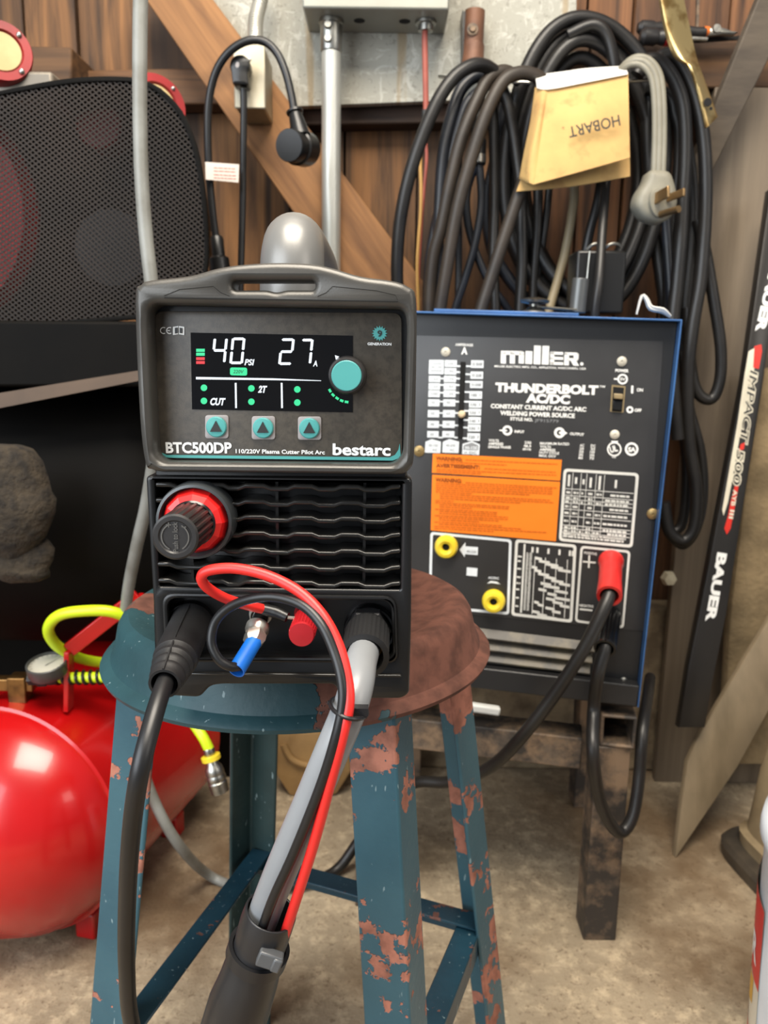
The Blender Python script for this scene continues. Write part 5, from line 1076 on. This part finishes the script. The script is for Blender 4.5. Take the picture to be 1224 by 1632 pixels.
# folded leather
suede = NT('tan_suede_leather'); v = suede.mp()
sc_ = suede.mix(suede.ramp(suede.noise(v, 12, 5), .35, .7), C(196, 162, 102), C(178, 140, 88)); sc_ = suede.mix(suede.mul(suede.ramp(suede.noise(suede.mp(loc=(2, 1, 4)), 24, 4), .58, .7), .5), sc_, C(150, 110, 68)); suede.color(sc_); suede.bump(suede.noise(v, 500, 4), .4, .0006); suede.fin(.9)
fp = thing('leather_apron', tuple(P(910, 300, 1.25)), 'folded tan leather with black upside down lettering hanging over the hook', 'leather')
def cloth(mb, rows, th):
    """grid of pixel rows with depth, given back a little thickness"""
    R_ = [[P(*q) for q in row] for row in rows]; n_ = len(R_[0]); S_ = []
    for row in R_: S_.append(smooth(row, 5))
    full = []
    for j in range(len(S_[0])): full.append(smooth([s_[j] for s_ in S_], 5))
    nr = len(full[0]); nc = len(full); vs = []; fs = []
    for t in (0, th):
        for i in range(nr):
            for j in range(nc): vs.append(full[j][i] + V((0, t, 0)))
    for i in range(nr - 1):
        for j in range(nc - 1):
            a = i * nc + j; fs += [(a, a + 1, a + nc + 1, a + nc)]; b = a + nr * nc; fs += [(b, b + nc, b + nc + 1, b + 1)]
    for i in range(nr - 1):
        for j in (0, nc - 1): a = i * nc + j; fs.append((a, a + nc, a + nc + nr * nc, a + nr * nc))
    for j in range(nc - 1):
        for i in (0, nr - 1): a = i * nc + j; fs.append((a, a + 1, a + 1 + nr * nc, a + nr * nc))
    return mb.add(vs, fs)
FY = 1.225
m = cloth(MB(), [[(874, 141, FY + .018), (930, 130, FY + .016), (1001, 116, FY + .018)], [(866, 190, FY + .006), (930, 184, FY), (1002, 160, FY + .006)], [(858, 245, FY - .002), (930, 238, FY - .004), (1003, 210, FY)], [(850, 294, FY - .006), (930, 272, FY - .008), (1004, 251, FY - .004)]], .004); m.build('front_fold', suede.m, fp, sharp=60)
m = cloth(MB(), [[(853, 139, FY + .03), (866, 140, FY + .018), (875, 141, FY + .018)], [(846, 190, FY + .03), (858, 190, FY + .004), (867, 190, FY + .008)], [(835, 245, FY + .03), (846, 246, FY + .0), (859, 246, FY + .0)], [(828, 284, FY + .03), (840, 290, FY + .004), (851, 294, FY - .004)]], .004); m.build('side_fold', suede.m, fp, sharp=60)
m = cloth(MB(), [[(840, 250, FY + .034), (920, 244, FY + .034), (1003, 236, FY + .034)], [(832, 280, FY + .032), (920, 272, FY + .032), (1004, 262, FY + .032)], [(823, 305, FY + .030), (910, 297, FY + .030), (1004, 281, FY + .030)]], .004); m.build('back_flap', suede.m, fp, sharp=60)
m = cloth(MB(), [[(853, 121, FY + .085), (900, 114, FY + .085), (935, 110, FY + .085), (997, 106, FY + .085)], [(853, 120, FY + .06), (900, 114, FY + .05), (935, 109, FY + .05), (997, 105, FY + .05)], [(855, 130, FY + .026), (900, 122, FY + .022), (935, 118, FY + .022), (999, 112, FY + .024)], [(856, 140, FY + .02), (876, 142, FY + .013), (935, 131, FY + .010), (1001, 118, FY + .013)]], .003); m.build('white_lining', M('white_canvas_lining', C(226, 224, 218), .8, bump=.3, bscale=300), fp, sharp=60)
m = MB(); LPn = flat(FY - .0125); m.text(LPn, 'HOBART', (986.5, 183), (905, 203), 17, .012, h=0); m.text(LPn, '®', (899, 201), (895, 202), 5, 0, h=0); m.build('lettering', dark_ink, fp, weld=False)

# ================================================================ right side: strap, tools, stick
strap_m = M('tarnished_brassy_steel', C(196, 172, 120), .3, metal=.85, col2=C(140, 112, 66), scale=22, lo=.5, hi=.62, bump=.2, bscale=60)
m = MB(); rows = [[(1046, -40, 1.24), (1052, -40, 1.238), (1082, -40, 1.25)], [(1058, 40, 1.24), (1066, 40, 1.235), (1098, 36, 1.25)], [(1074, 88, 1.235), (1086, 88, 1.228), (1108, 82, 1.24)], [(1098, 108, 1.225), (1102, 108, 1.215), (1114, 102, 1.228)], [(1112, 150, 1.225), (1116, 150, 1.215), (1128, 140, 1.23)], [(1124, 203, 1.225), (1128, 202, 1.215), (1144, 186, 1.23)]]
o = cloth(m, rows, .003).build('metal_strap', strap_m, None, sharp=60, at=P(1128, 203, 1.24), label='bent brassy metal strap hanging in front of the right cables', category='strap')
m = MB()
for x, y, r_ in ((1128, 163, .006), (1133, 173, .0025)): c3 = P(x, y, 1.2125); m.lathe(c3, (0, -1, 0), [(r_, 0), (r_ * .9, .0005), (.0001, .0005)], 14)
h_ = m.build('rivet_hole', black_void, o)
m = MB(); m.prism(PTS((1112, -40, 1.38), (1116, -40, 1.38), (1113, 66, 1.38), (1109, 66, 1.38)), (0, .006, 0)); m.build('thin_rod', rust.m, None, label='thin dark vertical rod behind the brassy metal strap', category='rod')
bm_top = P(1100, 64, 1.42).z
tool_black = M('black_tool_grip', C(30, 28, 28), .45)
def tool(name, label, cat, x0, x1, y, Y, rr_, blade, tipc=None):
    t = thing(name, tuple(P(x0, y, Y)), label, cat); a = P(x0, y, Y); b = P(x1, y + 2, Y); ax = b - a; L = ax.length
    m = MB(); m.lathe(a, ax, [(rr_ * .6, 0), (rr_, .006), (rr_, L * .5), (rr_ * .8, L * .62), (rr_ * .95, L * .8), (rr_ * .6, L)], 20); m.build('handle', tool_black, t)
    if tipc: m = MB(); m.lathe(a + ax * .86, ax, [(rr_ * .98, 0), (rr_ * .98, .012)], 20); m.build('colour_band', tipc, t)
    m = MB(); m.cyl(b - ax * .03, b + ax.normalized() * blade, .0032); m.build('blade', steel, t)
tool('screwdriver', 'black handled screwdriver on the beam, upper of the two', 'screwdriver', 1016, 1062, 44, 1.37, .011, .07)
tool('screwdriver', 'screwdriver with a red band on the beam, lower of the two', 'screwdriver', 1020, 1066, 58, 1.35, .0125, .06, pump_red)
t = thing('pliers', tuple(P(1150, 52, 1.37)), 'steel pliers with orange accents on the beam right of the metal strap', 'pliers')
m = MB(); m.tube(PTS((1096, 50, 1.37), (1110, 52, 1.37), (1124, 52, 1.37)), .008, 12); m.build('grip', tool_black, t); m = MB(); m.tube(PTS((1121, 50, 1.37), (1129, 51, 1.37)), .0075, 12); m.build('orange_collar', M('orange_plastic', C(206, 106, 40), .4), t)
m = MB(); m.pplate(flat(1.365), [[(1126, 46), (1144, 42), (1156, 44), (1166, 48), (1178, 50), (1170, 56), (1150, 55), (1128, 57)]], .010, .003, 0); m.build('jaws', steel, t); m = MB(); c3 = P(1142, 46, 1.352); m.lathe(c3, (0, -1, 0), [(.007, 0), (.006, .003), (.0001, .0035)], 14); m.build('pivot', steel, t)
m = MB(); m.pplate(flat(1.38), [[(1060, 60), (1215, 56), (1190, 62), (1120, 67), (1060, 68)]], .004, 0, 0); m.build('saw_blade', M('dark_blade', C(34, 32, 30), .4, metal=.5), None, label='long dark pointed blade lying on the beam under the pliers', category='blade')
# diagonal dark plank
dark_wood = M('weathered_dark_plank', C(84, 74, 62), .7, col2=C(60, 52, 44), scale=8, stretch=(1, 1, 4), bump=.3, bscale=60)
m = MB(); a0, a1, b1, b0 = PTS((1216, -20, 1.30), (1262, 20, 1.30), (1122, 300, 1.36), (1094, 280, 1.36)); m.prism([a0, a1, b1, b0], (0, .022, 0)); m.build('diagonal_plank', dark_wood, None, bevel=.002, label='dark weathered plank leaning diagonally across the top right corner', category='plank')
# goalie stick
stick_black = M('stick_black_lacquer', C(36, 33, 30), .35, col2=C(28, 26, 24))
stk = thing('hockey_stick', tuple(Zp(1098, 1200, .0)), 'black hockey stick with white and red lettering leaning on the right', 'hockey stick')
YA, YBt = 1.20, 1.30
tp = P(1236, 330, 1.325); bt = P(1104, 1120, 1.20)
dv = (tp - bt).normalized(); SPn = V((0, -1, 0)) - dv * V((0, -1, 0)).dot(dv); SPn.normalize(); su = dv.cross(SPn).normalized(); su = -su if su.x < 0 else su
SPL = PL(bt, su, dv)
if SPL.n.y > 0: SPL = PL(bt, -su, dv)
ol_ = [(1228, 300), (1262, 300), (1212, 640), (1180, 840), (1158, 980), (1136, 1090), (1124, 1160), (1082, 1160), (1098, 1060), (1130, 900), (1186, 600)]
m = MB(); m.plate(SPL, [[SPL.uv(*p) for p in ol_]], .02, .003, 0); m.build('shaft', stick_black, stk)
m = MB(); 
m.text(SPL, 'BAUER', (1144, 880), (1124.5, 990), 15, .05, 0, h=.0006); m.build('white_lettering', white_ink, stk, weld=False); m = MB()
m.text(SPL, 'BAUER', (1229, 420), (1204, 528), 15, .05, 0, h=.0006)
m.build('white_lettering', white_ink, stk, weld=False)
red_s = M('red_stick_graphic', C(214, 44, 30), .4); wh_s = M('cream_stick_graphic', C(222, 214, 192), .45)
m = MB(); m.pplate(SPL, [[(1193, 560), (1207, 552), (1200, 600), (1192, 640), (1178, 700), (1166, 770), (1160, 800), (1153, 822), (1151, 812), (1160, 762), (1176, 670), (1186, 600)]], .0005, 0, .0004); m.build('cream_panel', wh_s, stk)
m = MB(); m.pq(SPL, [(1202, 552), (1213, 549), (1214, 560), (1209, 588), (1200, 586)], .0007); m.build('red_graphic', red_s, stk); m = MB(); m.pq(SPL, [(1180, 708), (1187, 705), (1185, 716), (1178, 718)], .0007); m.build('red_graphic', red_s, stk); m = MB(); m.pq(SPL, [(1172, 770), (1178, 768), (1170, 812), (1164, 842), (1158, 852), (1154, 842), (1160, 822), (1164, 800)], .0007); m.build('red_graphic', red_s, stk)
m = MB(); mw = MB(); mw.text(SPL, 'IMPACT', (1195, 588), (1177, 708), 14, .075, .15, h=.0009); mw.text(SPL, '500', (1174.5, 714), (1166.5, 774), 13, .075, .1, h=.0009); mw.build('letter_outline', wh_s, stk, weld=False)
m.text(SPL, 'IMPACT', (1195.5, 590), (1178, 706), 13, .0, .15, h=.0012); m.text(SPL, '500', (1174.5, 716), (1167, 772), 12, .0, .1, h=.0012); m.build('black_lettering', black, stk, weld=False)
m = MB(); m.text(SPL, 'AYB', (1168.5, 780), (1164.5, 806), 7, .03, 0, h=.0011); m.text(SPL, 'III', (1163.6, 812), (1161, 826), 7, .03, 0, h=.0011); m.build('small_lettering', wh_s, stk, weld=False)
# flat blade board leaning in front
bb = M('worn_grey_brown_board', C(132, 116, 92), .55, col2=C(112, 98, 76), scale=7, stretch=(3, 3, 1), bump=.1, bscale=60)
b0_ = Zp(1077, 1368, 0); BPl = PL(b0_, V((1, .25, 0)), V((.18, .28, 1)))
m = MB(); m.pplate(BPl, [[(1184, 936), (1226, 1042), (1218, 1072), (1150, 1240), (1077, 1368), (1070, 1290), (1065, 1208), (1075, 1171), (1130, 1050)]], .012, .002, 0); m.build('flat_board', bb, None, label='flat grey brown pointed board leaning in front of the hockey stick', category='board')
# rough tan slab behind, weathered bin, bucket
slab = M('rough_tan_canvas', C(142, 122, 90), .9, col2=C(108, 92, 66), scale=14, bump=.7, bscale=120, bdist=.003)
m = MB(); SLp = flat(1.335); m.pplate(SLp, [[(1218, 590), (1330, 560), (1330, 1220), (1150, 1220), (1164, 980), (1188, 780)]], .03, .008, 0); m.build('rough_board', slab, None, label='rough tan board standing behind the lower hockey stick at the right edge', category='board')
bn = thing('weathered_bin', tuple(Zp(1215, 1400, 0)), 'weathered tan bin with a dark base rim at the right edge', 'bin')
cb = Zp(1150, 1395, 0); cx_, cy_ = .682, 1.12
def sq(z, r_, rot=.15):
    o = []
    for i in range(40):
        t = 2 * math.pi * i / 40; c_, s_ = math.cos(t), math.sin(t); k = r_ * (abs(c_) ** 4 + abs(s_) ** 4) ** (-.25); o.append(V((cx_ + k * math.cos(t + rot), cy_ + k * math.sin(t + rot), z)))
    return o
def loft(mb, rings):
    n_ = len(rings[0]); vs = [p for r_ in rings for p in r_]; fs = []
    for i in range(len(rings) - 1):
        for j in range(n_): fs.append((i * n_ + j, i * n_ + (j + 1) % n_, (i + 1) * n_ + (j + 1) % n_, (i + 1) * n_ + j))
    fs += [tuple(range(n_)), tuple(range((len(rings) - 1) * n_, len(rings) * n_))]; return mb.add(vs, fs)
m = loft(MB(), [sq(.018, .085), (sq(.05, .088)), sq(.055, .078), sq(.16, .070), sq(.24, .058), sq(.26, .040)]); m.build('body', M('weathered_tan_shell', C(152, 134, 104), .6, col2=C(104, 88, 64), scale=9, bump=.4, bscale=40), bn, sharp=40)
m = loft(MB(), [sq(0, .104), sq(.002, .108), sq(.02, .110), sq(.028, .104), sq(.030, .094)]); m.build('base_rim', M('dark_worn_rim', C(70, 62, 52), .45, col2=C(48, 44, 40), scale=20), bn, sharp=40)
bk = thing('white_bucket', (.535, .70, 0), 'white plastic bucket with a red printed label in the bottom right corner', 'bucket')
BX, BY = .535, .70; rb0, rb1, hb = .128, .140, .335
m = MB(); m.lathe((BX, BY, 0), (0, 0, 1), [(.02, 0), (rb0 - .004, .001), (rb0, .006), (rb0 + (rb1 - rb0) * .5, hb * .5), (rb1 - .004, hb - .03), (rb1 + .002, hb - .02), (rb1 + .002, hb - .012), (rb1, hb), (rb1 - .006, hb + .006), (.02, hb + .008)], 72); m.build('body', M('white_bucket_plastic', C(226, 232, 238), .35), bk, sharp=40)
lab = MB(); 
def cyp(t, z, e=.0008): r_ = rb0 + (rb1 - rb0) * (z / hb) + e; return V((BX + r_ * math.cos(R(t)), BY + r_ * math.sin(R(t)), z))
def patch(mb, t0, t1, z0a, z1a, z0b, z1b, e=.0008, n=10):
    for i in range(n):
        f0, f1 = i / n, (i + 1) / n; a, b = t0 + (t1 - t0) * f0, t0 + (t1 - t0) * f1
        mb.poly([cyp(a, z0a + (z0b - z0a) * f0, e), cyp(b, z0a + (z0b - z0a) * f1, e), cyp(b, z1a + (z1b - z1a) * f1, e), cyp(a, z1a + (z1b - z1a) * f0, e)])
patch(lab, 118, 173, .06, .27, .03, .245); lo_ = lab.build('label', M('label_cream', C(214, 206, 186), .45), bk)
m = MB(); patch(m, 118, 173, .16, .27, .150, .245, .0011); patch(m, 140, 170, .06, .10, .035, .075, .0011); m.build('red_print', M('label_red', C(206, 44, 44), .4), lo_)
m = MB(); patch(m, 140, 165, .10, .14, .12, .15, .0011); m.build('yellow_print', M('label_yellow', C(220, 170, 60), .45), lo_)
m = MB(); vs, fs, x0, x1 = glyphs('R', .03, 0)
m.add([cyp(157 + (v_.x / x1) * 11, .172 + v_.y * .042, .0015) for v_ in vs], fs); m.build('label_letter', white_ink, lo_)
# light switch-like knob on the wall beside the welder
m = MB(); c3 = P(1066, 922, 1.395); m.lathe(c3 + V((0, .006, 0)), (0, -1, 0), [(.014, 0), (.014, .008), (.011, .016), (.0001, .018)], 6); m.build('white_wall_knob', M('old_white_ceramic', C(214, 204, 176), .4), None, label='small off-white knob on the panel just right of the welder', category='knob')

# ---------------------------------------------------------------- groups
for o in COL.objects:
    if o.parent: continue
    n_ = o.name.split('.')[0]
    if n_ == 'screwdriver': o['group'] = 'screwdrivers on the beam'
    if n_ in ('coiled_cable', 'left_draped_cable', 'brownish_draped_cable', 'middle_black_cable', 'rear_black_cable', 'right_draped_cable'): o['group'] = 'cables hanging on the wall hook'
for o in COL.objects:
    if '_o' in o.keys(): del o['_o']
